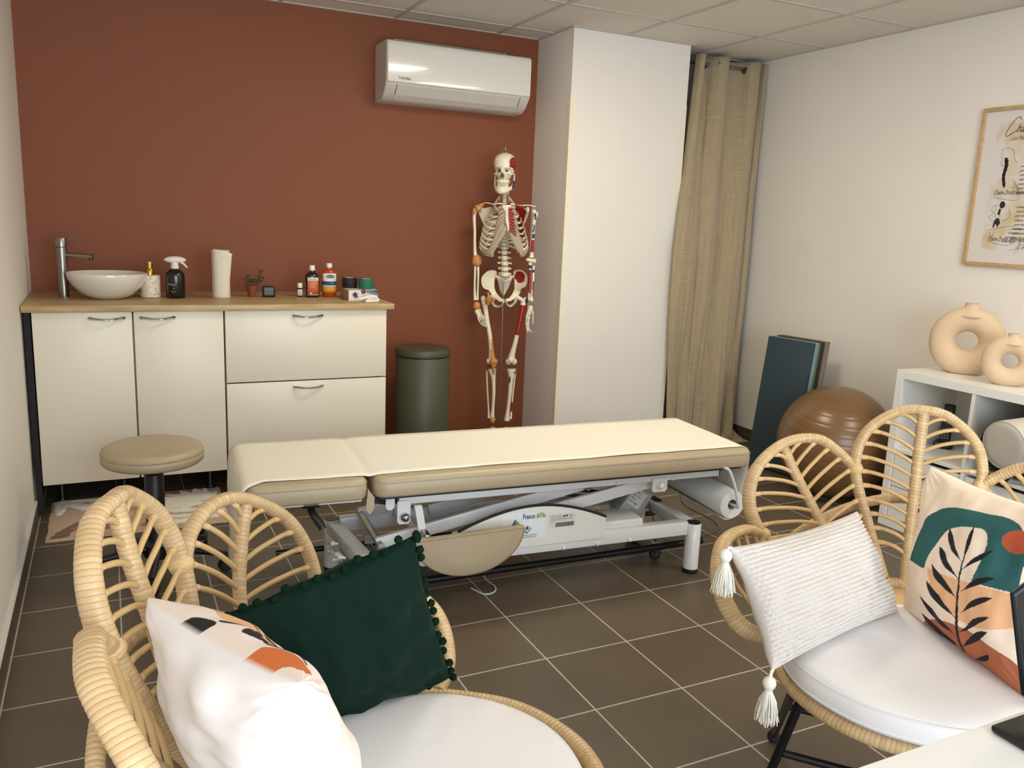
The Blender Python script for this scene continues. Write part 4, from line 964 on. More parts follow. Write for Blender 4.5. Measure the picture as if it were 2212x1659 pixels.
# cables under the table
o = obj('cable', MB().tube(cr([tp(.80,.14,.004),tp(.83,.08,.004),tp(.87,.085,.004),tp(.89,.13,.004),tp(.88,.22,.006),tp(.90,.30,.06),tp(.92,.32,.17)], 10), .0035, 8), mat('white_cable', (190,188,182), .5), None)
tag(o, 'thin white cable looping on the floor under the table middle', 'cable')
o = obj('cable', MB().tube(cr([tp(1.64,.30,.2),tp(1.72,.33,.05),tp(1.80,.34,.004),tp(1.93,.345,.004),tp(2.08,.40,.004),tp(2.13,.52,.004),tp(2.12,.72,.004),tp(2.2,.9,.004)], 10), .003, 8), mat('grey_cable', (96,92,88), .5), None)
tag(o, 'grey cable running over the floor from the right table leg', 'cable')
o = obj('wooden_board', MB().rbox((.28,.235,.002),(.36,.36,.022), .002, 2, M=TM @ Matrix.Rotation(0*D,4,'Z')), wood_mat('brown_board', (110,88,68), (84,64,48), 2), None)
tag(o, 'small brown board on the floor by the left table leg', 'board')
# ------------------------------------------------------------------ rolling stool
sc_ = Vector((-.786, -1.325, 0))
t = thing('rolling_stool', 'black based rolling stool with round taupe seat by the cream cabinets', 'stool', tuple(sc_))
prof = [(.0001,.418),(.150,.418),(.168,.422),(.1765,.430),(.1775,.444),(.1775,.454),(.1755,.4555),(.1775,.457),(.177,.466),(.172,.475),(.159,.4815),(.12,.485),(.06,.4865),(.0001,.487)]
se = obj('seat', MB().lathe(prof, 72, c=tuple(sc_)), m_vinyl, t, ang=75)
st = MB()
for k in range(0, 220, 2):
    a0, a1 = 2*math.pi*k/220, 2*math.pi*(k+1)/220
    st.tube([sc_+Vector((.1778*math.cos(a0), .1778*math.sin(a0), .460)), sc_+Vector((.1778*math.cos(a1), .1778*math.sin(a1), .460))], .0006, 4)
s_ = obj('stitching', st, m_stitch, se); s_['kind'] = 'stuff'
obj('seat_plate', MB().lathe([(.04,.40),(.07,.418)], 32, c=tuple(sc_)), m_blackm, t)
obj('gas_lift', MB().lathe([(.034,.07),(.034,.372),(.031,.376),(.019,.377),(.019,.405)], 28, c=tuple(sc_)), m_black, t)
obj('hub', MB().lathe([(.038,.045),(.048,.055),(.048,.10),(.034,.115)], 28, c=tuple(sc_)), m_black, t)
for k in range(5):
    a = (-26+72*k)*D; d = Vector((math.cos(a), math.sin(a), 0)); pr_ = Vector((-d.y, d.x, 0))
    P = [sc_+d*r+Vector((0,0,z)) for r, z in ((.02,.088),(.10,.083),(.20,.074),(.262,.066))]
    lg = obj('leg', MB().tube(P, [.024,.021,.017,.015], 12, flat=.75, up=(0,0,1)), m_black, t)
    cc = sc_+d*.255
    obj('caster', MB().lathe([(.008,.05),(.011,.052),(.011,.062)], 12, c=tuple(cc)).rbox((-.016,-.020,.022),(.016,.020,.052), .008, 2, M=Matrix.Translation(cc) @ Matrix.Rotation(a+40*D,4,'Z')), m_black, lg)
    for s in (-1, 1): obj('wheel', MB().lathe([(.006,-.008),(.021,-.007),(.0235,0),(.021,.007),(.006,.008)], 20, M=Matrix.Translation(cc+Vector((0,0,.0237))) @ Matrix.Rotation(a+40*D,4,'Z') @ Matrix.Translation((0,s*.012,0)) @ Matrix.Rotation(90*D,4,'X')), m_rubber, lg)
# ------------------------------------------------------------------ tufted rug
RX0, RX1, RY0, RY1 = -1.182, -.462, -.925, -.408
NU, NVr = 250, 180
cols = []; vs = []
Cb, Cw, Cbr, Ct, Cp = [np.array(lin(c)) for c in ((198,168,138),(250,244,232),(120,66,34),(176,104,70),(222,196,170))]
def ell(x, y, cx, cy, rx, ry, a=0):
    c, s = math.cos(a*D), math.sin(a*D); dx, dy = x-cx, y-cy
    return ((dx*c+dy*s)/rx)**2+((-dx*s+dy*c)/ry)**2
WL = [(.050,.22,.032,.20,0),(.075,.10,.06,.05,20),(.165,.27,.045,.19,-35),(.225,.34,.08,.06,30),(.28,.09,.19,.055,-3),(.42,.16,.15,.05,-8),(.34,.27,.14,.04,14),(.46,.26,.12,.04,0)]
FAN = [((.86,.40),(a*D), l) for a, l in ((-95,.26),(-78,.24),(-118,.25),(-140,.27),(-58,.22),(-158,.30),(180,.34),(165,.36),(150,.32),(-36,.18),(20,.14),(130,.26))]
for j in range(NVr+1):
    for i in range(NU+1):
        s, t_ = i/NU, j/NVr         # t_: 0 = far edge, 1 = near edge
        n1 = .012*noise.noise(Vector((s*25, t_*20, 0))); x, y = s+n1, t_+n1*1.3
        c = Cb; hgt = .009
        if ell(x, y, .76, .13, .115, .15) < 1: c = Ct
        if y < .12 and .33 < x < .57: c = Ct
        if .66 < y+.25*(x-.05) < .96 and .03 < x < .36:
            arc_ = math.hypot((x-.36)*1.0, (y-1.05)*.72)
            if .26 < arc_ < .345 and x < .34: c = Cbr; hgt = .013
        if ell(x, y, .27, .80, .16, .075, 8) < 1: c = Ct*.85
        if ell(x, y, .58, .86, .10, .05, -5) < 1: c = Ct*.9
        if ell(x, y, .36, .60, .09, .16, 20) < 1: c = Cp
        wv = False
        for (cx, cy, rx, ry, a) in WL:
            if ell(x, y, cx, cy, rx, ry, a) < 1: wv = True
        for (c0, a, l) in FAN:
            dx, dy = (x-c0[0]), (y-c0[1])*.8
            ca, sa = math.cos(a), math.sin(a); u = dx*ca+dy*sa; v = -dx*sa+dy*ca
            if 0 < u < l and abs(v) < .034*math.sin(math.pi*min(1, (u/l)**.75))+.004: wv = True
        for q in range(5):
            yy = .42+.11*q+.05*math.sin(x*6+q)
            if .50+.03*q < x < .99 and abs(y-yy) < .036-.05*abs(x-.75)**1.5: wv = True
        if wv: c = Cw; hgt = .020
        e = min(s, 1-s, t_, 1-t_); hgt *= min(1, (e*9)**.5 if e > 0 else 0)
        hgt += .0016*noise.noise(Vector((s*170, t_*120, 5)))
        jx = .006*noise.noise(Vector((t_*6, 2, s*1.5))); jy = .006*noise.noise(Vector((s*6, 8, t_*1.5)))
        vs.append((RX0+(RX1-RX0)*s+jx, RY1+(RY0-RY1)*t_+jy, max(.0015, hgt)))
        cols.append((*(c*(1+.12*noise.noise(Vector((s*90, t_*70, 9))))), 1))
rb = MB(); rb.add(vs, [(j*(NU+1)+i, j*(NU+1)+i+1, (j+1)*(NU+1)+i+1, (j+1)*(NU+1)+i) for j in range(NVr) for i in range(NU)]); rb.c = cols
o = obj('tufted_rug', rb, mat('tufted_wool', (200,176,150), .95, attr='pattern', bump=.8, bscale=500, sheen=.3), None, ang=180)
tag(o, 'beige tufted rug with white and rust leaf shapes before the cabinets', 'rug')
# ------------------------------------------------------------------ anatomical skeleton on its stand
m_bone = mat('cream_bone_plastic', (236,226,202), .38, var=.05, vscale=30)
m_red = mat('muscle_red_paint', (150,24,24), .4)
m_blu = mat('muscle_blue_paint', (26,44,84), .4)
m_och = mat('ligament_ochre', (206,140,72), .45, var=.12, vscale=50)
m_cart = mat('costal_cartilage', (176,160,134), .55)
m_disc = mat('spine_disc', (160,148,122), .6)
m_shademark = mat('hollow_shade_and_mark', (60,48,38), .9)  # dark brown, paints shade into the skull hollows; also the forehead mark
BM = [m_bone, m_red, m_blu, m_och, m_cart, m_shademark]
SP0 = np.array([1.10, -.30, 1.0]); SF = np.array([-.425, -.905, 0]); SF = SF/np.linalg.norm(SF)
SR = Vector((-SF[1], SF[0], 0)); SFv = Vector(SF)
def Q(u, v, d=0.): return Vector(onplane(u, v, SP0+SF*d, SF))
def Z(x, y, ox=980, oy=430, s=10.05): return (ox+x/s, oy+y/s)
MPP = (Q(1091, 500)-Q(1090, 500)).length
sk = thing('anatomical_skeleton', 'cream anatomical skeleton with red and blue painted muscles on a pole stand', 'skeleton', tuple(Vector((SP0[0], SP0[1], 0))))
def bone(name, mb, parent=None, paint=None, sub=0, ang=80, label=None):
    if paint:
        for k, f in enumerate(mb.f):
            c = sum((Vector(mb.v[i]) for i in f), Vector())/len(f); mb.m[k] = paint(c, mb.m[k])
    return obj(name, mb, BM, parent or sk, ang=ang, sub=sub, label=label)
def shaft(pts, r, n=8, seg=6, flat=1.0, mi=0):
    """pts: [(u,v,d)...] photo points on the skeleton's plane, d forward"""
    P = [Q(*p) for p in pts]; C = cr(P, seg); R = [x.x for x in cr([Vector((a,0,0)) for a in r], seg)]
    return MB().tube(C, R, n, flat=flat, up=tuple(SR), mi=mi)
# skull ------------------------------------------------------------
HC = Q(1090.5, 355, .0); sc0 = MPP
HY = Matrix.Rotation(10*D, 3, 'Z')
hr = (HY @ SR).normalized(); hf = (HY @ SFv).normalized(); 
hr = Vector((SR.x*math.cos(-12*D)-SR.y*math.sin(-12*D), SR.x*math.sin(-12*D)+SR.y*math.cos(-12*D), 0)); hf = Vector((hr.y, -hr.x, 0))
UP = Vector((0,0,1))
def hp3(a, b, c): return HC+hr*(a*sc0)+hf*(b*sc0)+UP*(c*sc0)     # units: photo pixels at the skeleton
def skullF(th, ph):
    # th around, ph pole to pole (0 top .. pi bottom)
    ct, st = math.cos(th), math.sin(th); z = math.cos(ph); s = math.sin(ph)
    x = 26.5*s*ct; y = 31*s*st-4; zz = 24*z+(0 if z > 0 else 0)
    if y < -4: y = -4+(y+4)*1.15
    # face: forward half, lower part is drawn down and narrowed
    if z < .25 and st > -.2:
        k = min(1, (.25-z)/1.0)*max(0, min(1, (st+.2)/.7)); x *= 1-.22*k; zz -= 13*k; y = y*(1-.06*k)
    if abs(z) < .5 and abs(ct) > .72: x *= .955
    return x, y, zz
NS1, NS2 = 120, 84; vs = []
for j in range(NS2+1):
    for i in range(NS1):
        th = 2*math.pi*i/NS1; ph = math.pi*min(max(j/NS2, .002), .998)
        x, y, z = skullF(th, ph)
        def dent(cx, cz, rx, rz, dp, pw=2):
            global y
            q = ((x-cx)/rx)**2+((z-cz)/rz)**2
            return dp*(1-q)**.6 if q < 1 else 0
        if y > 4:
            dd = dent(-10.8,-14.5,7.6,6.0,11)+dent(10.8,-14.5,7.6,6.0,11)
            t_ = (z+19.5)/10
            q = (x/(1.2+2.6*(1-abs(t_+.55))))**2+((z+25)/6.6)**2
            nd = 9*(1-q)**.4 if q < 1 else 0
            br = 1.8*math.exp(-((z+7.5)/2.2)**2)*(1 if abs(x) < 18 else 0)
            zy = 2.6*math.exp(-((abs(x)-15)/4)**2-((z+22)/3.4)**2)
            nb = 2.6*math.exp(-(x/2.2)**2-((z+15)/4.5)**2)
            mx_ = 2.4*math.exp(-(x/9)**4-((z+34)/5)**2)
            y += br+zy+nb+mx_-dd-nd
        if abs(x) > 15 and z < -4 and y < 14:
            x *= .93
        vs.append(tuple(hp3(x, y, z)))
b = MB(); fs = [(j*NS1+i, j*NS1+(i+1)%NS1, (j+1)*NS1+(i+1)%NS1, (j+1)*NS1+i) for j in range(NS2) for i in range(NS1)]
b.add(vs, fs)
def skp(c, m_):
    p = c-HC; x = p.dot(hr)/sc0; y = p.dot(hf)/sc0; z = p.dot(UP)/sc0
    if x > 14.5 and y > -12 and -17 < z < 17 and ((x-25)/11.5)**2+((z-1)/16)**2 < 1 and not (z < -8 and x < 20): return 1
    if y > 0 and y < 27 and ((abs(x)-8)/2.0)**2+((z+14)/1.4)**2 < 1 : return 5  # socket shade put into the colour
    return m_
skull = bone('skull', b, paint=skp)
# dark pieces standing in for shade in nose and eye hollows; cheek arches
for s in (-1, 1):
    P = [hp3(s*14.0, 20, -21.5), hp3(s*18.5, 15, -21), hp3(s*21.3, 6, -20.5), hp3(s*21.5, -5, -20)]
    bone('cheek_arch', MB().tube(cr(P, 5), 1.5*sc0, 8), skull)
    bone('eye_shade', MB().ball(hp3(s*8.6, 17.0, -14.2), 2.1*sc0, 10, mi=5, sc=(1,1,1.1)), skull)
bone('nose_shade', MB().tube([hp3(-1.9, 24.3, -29), hp3(-1.4, 24.0, -24), hp3(-.7, 23.2, -20)], [1.3*sc0,1.3*sc0,.6*sc0], 8, mi=5), skull)
bone('nose_shade', MB().tube([hp3(1.9, 24.3, -29), hp3(1.4, 24.0, -24), hp3(.7, 23.2, -20)], [1.3*sc0,1.3*sc0,.6*sc0], 8, mi=5), skull)
bone('forehead_mark', MB().ball(hp3(-.5, 28.6, -5.4), .8*sc0, 8, mi=5), skull)
# upper jaw block and teeth
ub = MB()
P = [hp3(a, c, -36.5) for a, c in ((-12,8),(-11.2,17),(-8,23),(-3,26),(3,26),(8,23),(11.2,17),(12,8))]
ub.tube(cr(P, 6), 2.5*sc0, 8, flat=1.7, up=(0,0,1)); bone('upper_jaw', ub, skull)
for row, z_, h_ in ((0,-42.3,2.1),(1,-46.6,2.0)):
    tb = cr([hp3(a, c, z_) for a, c in ((-11.2,14),(-9.6,20),(-5,25.4),(0,26.8),(5,25.4),(9.6,20),(11.2,14))], 6)
    tb = resample(tb, (sum((q-p).length for p, q in zip(tb, tb[1:])))/12.01)
    for k in range(len(tb)):
        bone('tooth', MB().ball(tb[k], 1.0*sc0, 8, sc=(1.35,1.35,2.1)), skull if row == 0 else None) if row == 0 else None
# lower jaw
jb = MB()
J1 = [(-20.5,-6,-22),(-20.5,-2,-36),(-18.5,4,-47),(-13,17,-53),(-6,25,-56),(0,26.5,-56.5),(6,25,-56),(13,17,-53),(18.5,4,-47),(20.5,-2,-36),(20.5,-6,-22)]
C = cr([hp3(*p) for p in J1], 6)
R = [x.x*sc0 for x in cr([Vector((r,0,0)) for r in (1.4,1.7,2.3,2.7,3.3,3.6,3.3,2.7,2.3,1.7,1.4)], 6)]
jb.tube(C, R, 10, flat=1.75, up=(0,0,1))
J2 = cr([hp3(*p) for p in ((-12.5,13,-49),(-8,22,-51),(0,25,-51.5),(8,22,-51),(12.5,13,-49))], 5); jb.tube(J2, 2.6*sc0, 8, flat=1.8, up=(0,0,1))
def jp(c, m_):
    p = c-HC; x = p.dot(hr)/sc0; z = p.dot(UP)/sc0
    return 2 if x > 19.2 and -50 < z < -33 else m_
jaw = bone('lower_jaw', jb, paint=jp)
tb = cr([hp3(a, c, -45.6) for a, c in ((-10.8,14),(-9.2,20),(-5,24.6),(0,25.8),(5,24.6),(9.2,20),(10.8,14))], 6)
tb = resample(tb, (sum((q-p).length for p, q in zip(tb, tb[1:])))/12.01)
for p in tb: bone('tooth', MB().ball(p, .95*sc0, 8, sc=(1.3,1.3,2.0)), jaw)
obj('hanging_hook', MB().tube(cr([hp3(-6,0,24.5), hp3(-3,0,27.5), hp3(0,0,29.5), hp3(.8,0,33), hp3(-.4,0,35), hp3(-1.2,0,33)], 5), .9*sc0, 8).lathe([(2.6*sc0,0),(2.6*sc0,2.2*sc0),(1.5*sc0,3.5*sc0),(1.2*sc0,6*sc0)], 12, c=tuple(hp3(1,0,23.0))), m_steel, sk)
# spine ------------------------------------------------------------
def vertebra(u, v, r, h, d, tw, ochre=False, disc=True):
    c = Q(u, v, d); b = MB()
    b.lathe([(r*.9,-h*.42),(r*1.03,-h*.36),(r*.86,0),(r*1.03,h*.36),(r*.9,h*.42)], 18, c=tuple(c))
    b.tube([c+SR*(-tw)+SFv*(-r*.9), c+SR*(-r*.6)+SFv*(-r*.5), c+SR*(r*.6)+SFv*(-r*.5), c+SR*tw+SFv*(-r*.9)], [r*.28,r*.25,r*.25,r*.28], 8, flat=.9)
    b.tube([c-SFv*r*.8, c-SFv*r*2.2-UP*h*.4], [r*.3, r*.2], 8)
    o = bone('vertebra', b)
    if disc: obj('disc', MB().lathe([(r*.93,-h*.60),(r*.99,-h*.52),(r*.93,-h*.42)], 18, c=tuple(c)), m_disc, o)
    return o
for k in range(7):
    f = k/6; v_ = 417+26*f; vertebra(1090.3-1.2*f, v_, (5.6+.8*f)*sc0, 4.3*sc0, -.012-.02*f, (9.5-1.5*(k not in (0,)))*sc0)
for k in range(12):
    f = k/11; vertebra(1089.0+.2*f, 450+86*f, (5.2+1.7*f)*sc0, 7.7*sc0, -.045-.015*math.sin(f*3), (8.5)*sc0)
for k in range(5):
    vertebra(1089.6+.3*k, 545.5+11.6*k, (7.2+.5*k)*sc0, 10.3*sc0, -.03+.008*k, (13.5+(1.5 if k == 2 else 0)-(.8 if k == 4 else 0))*sc0)
for s in (-1, 1): obj('nerve_strip', MB().tube(cr([Q(1090+s*6.2, 421, .002), Q(1090+s*6.0, 436, -.008), Q(1089.5+s*7, 445, -.02)], 5), 1.0*sc0, 6), m_red, sk)
for s in (-1, 1): obj('nerve_strip', MB().tube(cr([Q(1090+s*8.8, 423, -.01), Q(1090+s*8.4, 436, -.02)], 5), 1.2*sc0, 6), m_och, sk)
# ribs ------------------------------------------------------------
wk = [21,31,38,42.5,45.5,48,50,52,52.5,50,46,30]; dk = [9,15,19,23,27,31,34,36,36,33,22,16]
yb = [446+7.9*k for k in range(12)]
ys = [447,454,461,469,477,485,492]
for k in range(12):
    for s in (-1, 1):
        w_, dr, y0 = wk[k]*(1 if s < 0 else .97), dk[k]+(13 if k == 0 else 0), yb[k]-(15 if k == 0 else 0)
        cx = 1089
        pts = [(cx+s*5, y0, -.075), (cx+s*w_*.42, y0-1-(3 if k < 3 else 0), -.115), (cx+s*w_*.86, y0+dr*.30, -.075), (cx+s*w_, y0+dr*.66, -.01)]
        if k < 10: pts += [(cx+3+s*w_*.86, y0+dr*.98, .045), (cx+6+s*(w_*.60-(2 if k<2 else 0)), y0+dr*(1.06 if k > 1 else .9), .072)]
        elif k == 10: pts += [(cx+s*w_*.95, y0+dr*1.0, .02)]
        C = cr([Q(*p) for p in pts], 7)
        R = [ (1.0 if k else 1.5)*1.55*sc0*(1 if i < len(C)*.9 else 1.0) for i in range(len(C))]
        b = MB().tube(C, R, 8, flat=1.75, up=(0,0,1))
        def rp(c, m_, s=s, k=k):
            q = (c-Q(1089, 500)).dot(SR)/sc0; f_ = (c-Vector(SP0)).dot(SFv)
            if s > 0 and 1 <= k <= 7 and 27 < q < 44 and f_ < -.03: return 1
            if s > 0 and 1 <= k <= 6 and int(c.z*260) % 3 == 0 and q > 30 and f_ > -.02: return 2 if k % 2 else 1
            return m_
        rb_ = bone('rib', b, paint=rp)
        if k < 10:
            e = pts[-1]
            if k < 7: tgt = [(1095+s*(17 if k < 5 else 20), (e[1]*.5+ys[k]*.5)+(1 if k > 3 else 0), .084), (1095.5+s*6, ys[k], .088)]
            else: tgt = [(1094+s*(33-6*(k-7)*0-(0)), e[1]-3-(k-7)*1.0, .080), (1095+s*(20-(k-7)*1.5), 505+7*(k-7), .088)]
            C2 = cr([Q(*e)]+[Q(*p) for p in tgt], 7)
            obj('costal_cartilage', MB().tube(C2, 1.75*sc0, 8, flat=(1.7 if k < 6 else 2.5), up=(0,0,1)), m_cart, rb_)
for s in (-1, 1):
    pts = [(1096.5+s*4, 491, .090), (1095+s*10, 505, .091), (1093+s*20, 524, .088), (1091+s*33, 541, .078), (1090+s*43, 546, .055), (1090+s*48, 540, .02)]
    obj('costal_arch', MB().tube(cr([Q(*p) for p in pts], 7), [2.2*sc0]*5+[2.9*sc0]*31, 8, flat=1.9, up=(0,0,1)), m_cart, sk)
# painted chest muscle on the viewer's right of the breastbone
mp_ = MB()
for k in range(9):
    f = k/8; y_ = 451+46*f
    mp_.tube(cr([Q(1098.5+1.5*f, y_, .101), Q(1103+f*3, y_+1.5+f*3, .100), Q(1106+12*f*(1-.2*f)+(2 if k % 2 else 0), y_+3+9*f, .097)], 4), [1.9*sc0]*4+[1.5*sc0]*4+[.7*sc0], 6, flat=2.1*(1-.5*f), up=(0,0,1))
obj('chest_muscle_paint', mp_, m_red, sk)
# breastbone
def plate(name, rows, d0, th, mi=0, parent=None, paint=None):
    b = MB(); P = [[Q(u0, v, d0+dd), Q((u0+u1)/2, v, d0+dd+.003), Q(u1, v, d0+dd)] for v, u0, u1, dd in rows]
    n = len(P); vs = []; 
    for r in P: vs += r
    for r in P: vs += [p-SFv*th for p in r]
    fs = []
    for i in range(n-1):
        for j in range(2): fs.append((i*3+j, i*3+j+1, (i+1)*3+j+1, (i+1)*3+j)); o = n*3; fs.append((o+i*3+j, o+i*3+j+1, o+(i+1)*3+j+1, o+(i+1)*3+j))
        for j in (0, 2): fs.append((i*3+j, (i+1)*3+j, n*3+(i+1)*3+j, n*3+i*3+j))
    for i in (0, n-1):
        for j in range(2): fs.append((i*3+j, i*3+j+1, n*3+i*3+j+1, n*3+i*3+j))
    b.add([tuple(v) for v in vs], fs, mi); return bone(name, b, parent, paint, sub=1)
plate('sternum', [(442.5,1085,1105,.0),(446,1082,1106,.0),(451,1086,1105,.002),(456,1090,1101,.003),(460,1091.5,1098.5,.004),(470,1091,1098.5,.006),(479,1091,1100,.006),(484,1092,1103,.006),(489,1094.5,1102,.006),(494,1095,1101,.005),(499,1096,1101,.004),(500.5,1097,1100,.003)], .096, .009)
# collar bones
bone('clavicle', shaft([(1087,441,.085),(1077,439.5,.075),(1064,441,.055),(1052,438,.02),(1042,440.5,-.02),(1027,446,-.03)], [1.9*sc0,1.6*sc0,1.4*sc0,1.4*sc0,1.5*sc0,1.8*sc0]))
bone('clavicle', shaft([(1102,441.5,.085),(1112,441,.075),(1128,443.5,.055),(1140,443.5,.02),(1150,444.5,-.02),(1156,446.5,-.03)], [1.9*sc0,1.6*sc0,1.4*sc0,1.4*sc0,1.5*sc0,1.8*sc0]), paint=lambda c, m_: 1 if (c-Q(1120,442,.065)).length < 9*sc0 and c.z > Q(1120,442.6,.065).z else m_)
# shoulder blades
def ribbon(name, outer, inner, th, paint=None, n=5, seg=3, parent=None, belly=0.):
    A_ = cr([Q(*p) for p in outer], seg); B_ = cr([Q(*p) for p in inner], seg); k = len(A_); b = MB(); vs = []
    for side in (0, 1):
        for j in range(n+1):
            f = j/n
            for i in range(k):
                p = A_[i].lerp(B_[i], f)-SFv*(belly*math.sin(math.pi*f)*math.sin(math.pi*min(1, i/k*1.6)))-SFv*(th*side)
                vs.append(tuple(p))
    off = (n+1)*k; fs = []
    for side in (0, 1):
        for j in range(n):
            for i in range(k-1): fs.append(tuple(side*off+q for q in (j*k+i, j*k+i+1, (j+1)*k+i+1, (j+1)*k+i)))
    for j in (0, n):
        for i in range(k-1): fs.append((j*k+i, j*k+i+1, off+j*k+i+1, off+j*k+i))
    for i in (0, k-1):
        for j in range(n): fs.append((j*k+i, (j+1)*k+i, off+(j+1)*k+i, off+j*k+i))
    b.add(vs, fs); return bone(name, b, parent, paint, sub=1, ang=60)
ribbon('scapula', [(1035,452,-.045),(1034,462,-.06),(1041,478,-.085),(1046,492,-.10),(1050,500,-.105)], [(1062,446,-.10),(1068,455,-.12),(1066,472,-.125),(1060,488,-.12),(1052,500,-.108)], .004)
ribbon('scapula', [(1144,452,-.045),(1142,463,-.06),(1136,478,-.085),(1132,490,-.10),(1128,499,-.105)], [(1116,446,-.10),(1112,455,-.12),(1114,472,-.125),(1120,488,-.12),(1126,500,-.108)], .004, paint=lambda c, m_: 1 if (c-Q(1089,500)).dot(SR)/sc0 < 44 else m_)
for s, x0 in ((-1,1040),(1,1140)): bone('shoulder_socket', MB().ball(Q(x0, 453, -.03), 4.2*sc0, 14, sc=(1.0,.9,1.4)))
# arms
def blob(c, rx, ry, name, m_, seed=1, parent=None):
    b = MB().ball(c, 1.0, 20, sc=(rx, rx*.85, ry)); 
    b.v = [tuple(Vector(v)+(Vector(v)-Vector(c))*(.16*noise.noise((Vector(v)*60)+Vector((seed,0,0))))) for v in b.v]
    return obj(name, b, m_, parent or sk, ang=180)
L_h = shaft([(1025.5,452,-.03),(1024.8,458,-.03),(1024.5,475,-.028),(1025.5,500,-.02),(1025.5,530,-.01),(1026.5,549,-.005),(1029,557,0)], [4.6*sc0,4.2*sc0,3.4*sc0,3.1*sc0,3.2*sc0,4.2*sc0,6.5*sc0], 12)
hL = bone('humerus', L_h)
bone('humerus_head', MB().ball(Q(1028.5,454,-.03), 5.2*sc0, 16), hL)
blob(Q(1034,450,-.015), 7.5*sc0, 7*sc0, 'shoulder_ligament', m_och, 3, hL); blob(Q(1039,444,-.03), 7*sc0, 4*sc0, 'shoulder_ligament', m_och, 7, hL)
blob(Q(1024.5,456,-.008), 3.0*sc0, 6.5*sc0, 'shoulder_ligament', m_och, 9, hL)
blob(Q(1030,563,0), 11*sc0, 13.5*sc0, 'elbow_ligament', m_och, 5, hL)
bone('radius', shaft([(1026.5,573,.0),(1026,590,.005),(1025.3,620,.01),(1025.8,640,.012),(1027,648,.012)], [2.4*sc0,2.3*sc0,2.4*sc0,3.3*sc0,4.6*sc0], 10))
bone('ulna', shaft([(1032.3,573,-.005),(1033,590,0),(1032.4,620,.004),(1031.8,640,.008),(1032,648,.01)], [3.2*sc0,2.5*sc0,2.1*sc0,2.1*sc0,2.4*sc0], 10))
blob(Q(1030,661,.012), 7.6*sc0, 10.5*sc0, 'wrist_ligament', m_och, 8)
def hand(base, ends, r0, flip=1):
    for k, (mc, px_, md, tp_) in enumerate(ends):
        C = cr([Q(*mc), Q(*px_), Q(*md), Q(*tp_)], 8); n = len(C)
        R = []
        for i in range(n):
            f = i/(n-1); kn = sum(math.exp(-((f-g)/.045)**2) for g in (.0,.36,.66,.86)); R.append(r0*(.72+.5*kn)*(1-.35*f))
        bone('finger', MB().tube(C, R, 8), base)
hb = bone('palm', shaft([(1029,670,.012),(1033,677,.016),(1038,686,.02)], [5.5*sc0,5.8*sc0,5.0*sc0], 10, flat=1.0))
hand(hb, [((1030,672,.02),(1033.5,690,.03),(1041,701,.035),(1050.5,706,.04)), ((1032,671,.015),(1037,688,.022),(1044,698,.026),(1052,703.5,.03)), ((1035,671,.01),(1041,687,.016),(1047,696,.02),(1053.5,700,.022)), ((1037,671,.005),(1042.5,685.5,.01),(1048.5,693,.012),(1053.5,697,.014)), ((1036,668,.02),(1042,681,.035),(1048,688,.04),(1051,690,.045))], 1.9*sc0)
def hpaint(c, m_):
    z0_, z1_ = Q(1150,518,0).z, Q(1150,545,0).z
    x = (c-Q(1150,500)).dot(SR)/sc0
    if z1_ < c.z < z0_ and x > -1.6: return 1
    if Q(1155,474,0).z < c.z < Q(1155,461,0).z and -.5 < x-4 < 3.4: return 2
    if Q(1152,516,0).z < c.z < Q(1152,505,0).z and x > 0: return 2
    if Q(1152,502,0).z < c.z < Q(1152,486,0).z and int(x*1.1+20) % 2 == 0 and x > -1: return 2
    return m_
hR = bone('humerus', shaft([(1157,458,-.03),(1157.5,464,-.03),(1154,478,-.028),(1152,500,-.02),(1150.5,530,-.01),(1149,548,-.005),(1148,557,0)], [5.2*sc0,4.8*sc0,3.6*sc0,3.3*sc0,3.2*sc0,3.8*sc0,6.0*sc0], 14, seg=10), paint=hpaint)
bone('humerus_head', MB().ball(Q(1153.5,457,-.03), 5.0*sc0, 16), hR)
bone('elbow_joint', MB().ball(Q(1139.5,561,0), 3.6*sc0, 12).ball(Q(1154,564,.0), 4.6*sc0, 12, sc=(1,1,1.15)).tube([Q(1140,561,0),Q(1154,564,0)], 4.2*sc0, 10), hR)
bone('ulna', shaft([(1145,567,0),(1145.3,574,0),(1144.5,588,.003),(1143.5,612,.006),(1143.2,635,.008),(1142.5,648,.01)], [4.4*sc0,3.9*sc0,3.1*sc0,2.7*sc0,2.3*sc0,2.4*sc0], 10, seg=10), paint=lambda c, m_: 1 if Q(1144,632,0).z < c.z < Q(1144,583,0).z else (2 if Q(1144,580,0).z < c.z < Q(1144,573,0).z else m_))
bone('radius', shaft([(1153,574,.004),(1152.6,579,.005),(1152.3,586,.006),(1152,605,.01),(1149.5,635,.012),(1147.5,650,.012)], [3.8*sc0,2.6*sc0,2.5*sc0,2.5*sc0,2.4*sc0,4.6*sc0], 10, seg=10), paint=lambda c, m_: 1 if Q(1150,640,0).z < c.z < Q(1150,606,0).z and (c-Q(1150.6,620,.01)).dot(SR) > 0 else (2 if Q(1150,589,0).z < c.z < Q(1150,583,0).z else m_))
hb = bone('palm', shaft([(1146,660,.012),(1145,668,.014),(1142.5,680,.018)], [5.6*sc0,5.4*sc0,3.6*sc0], 10))
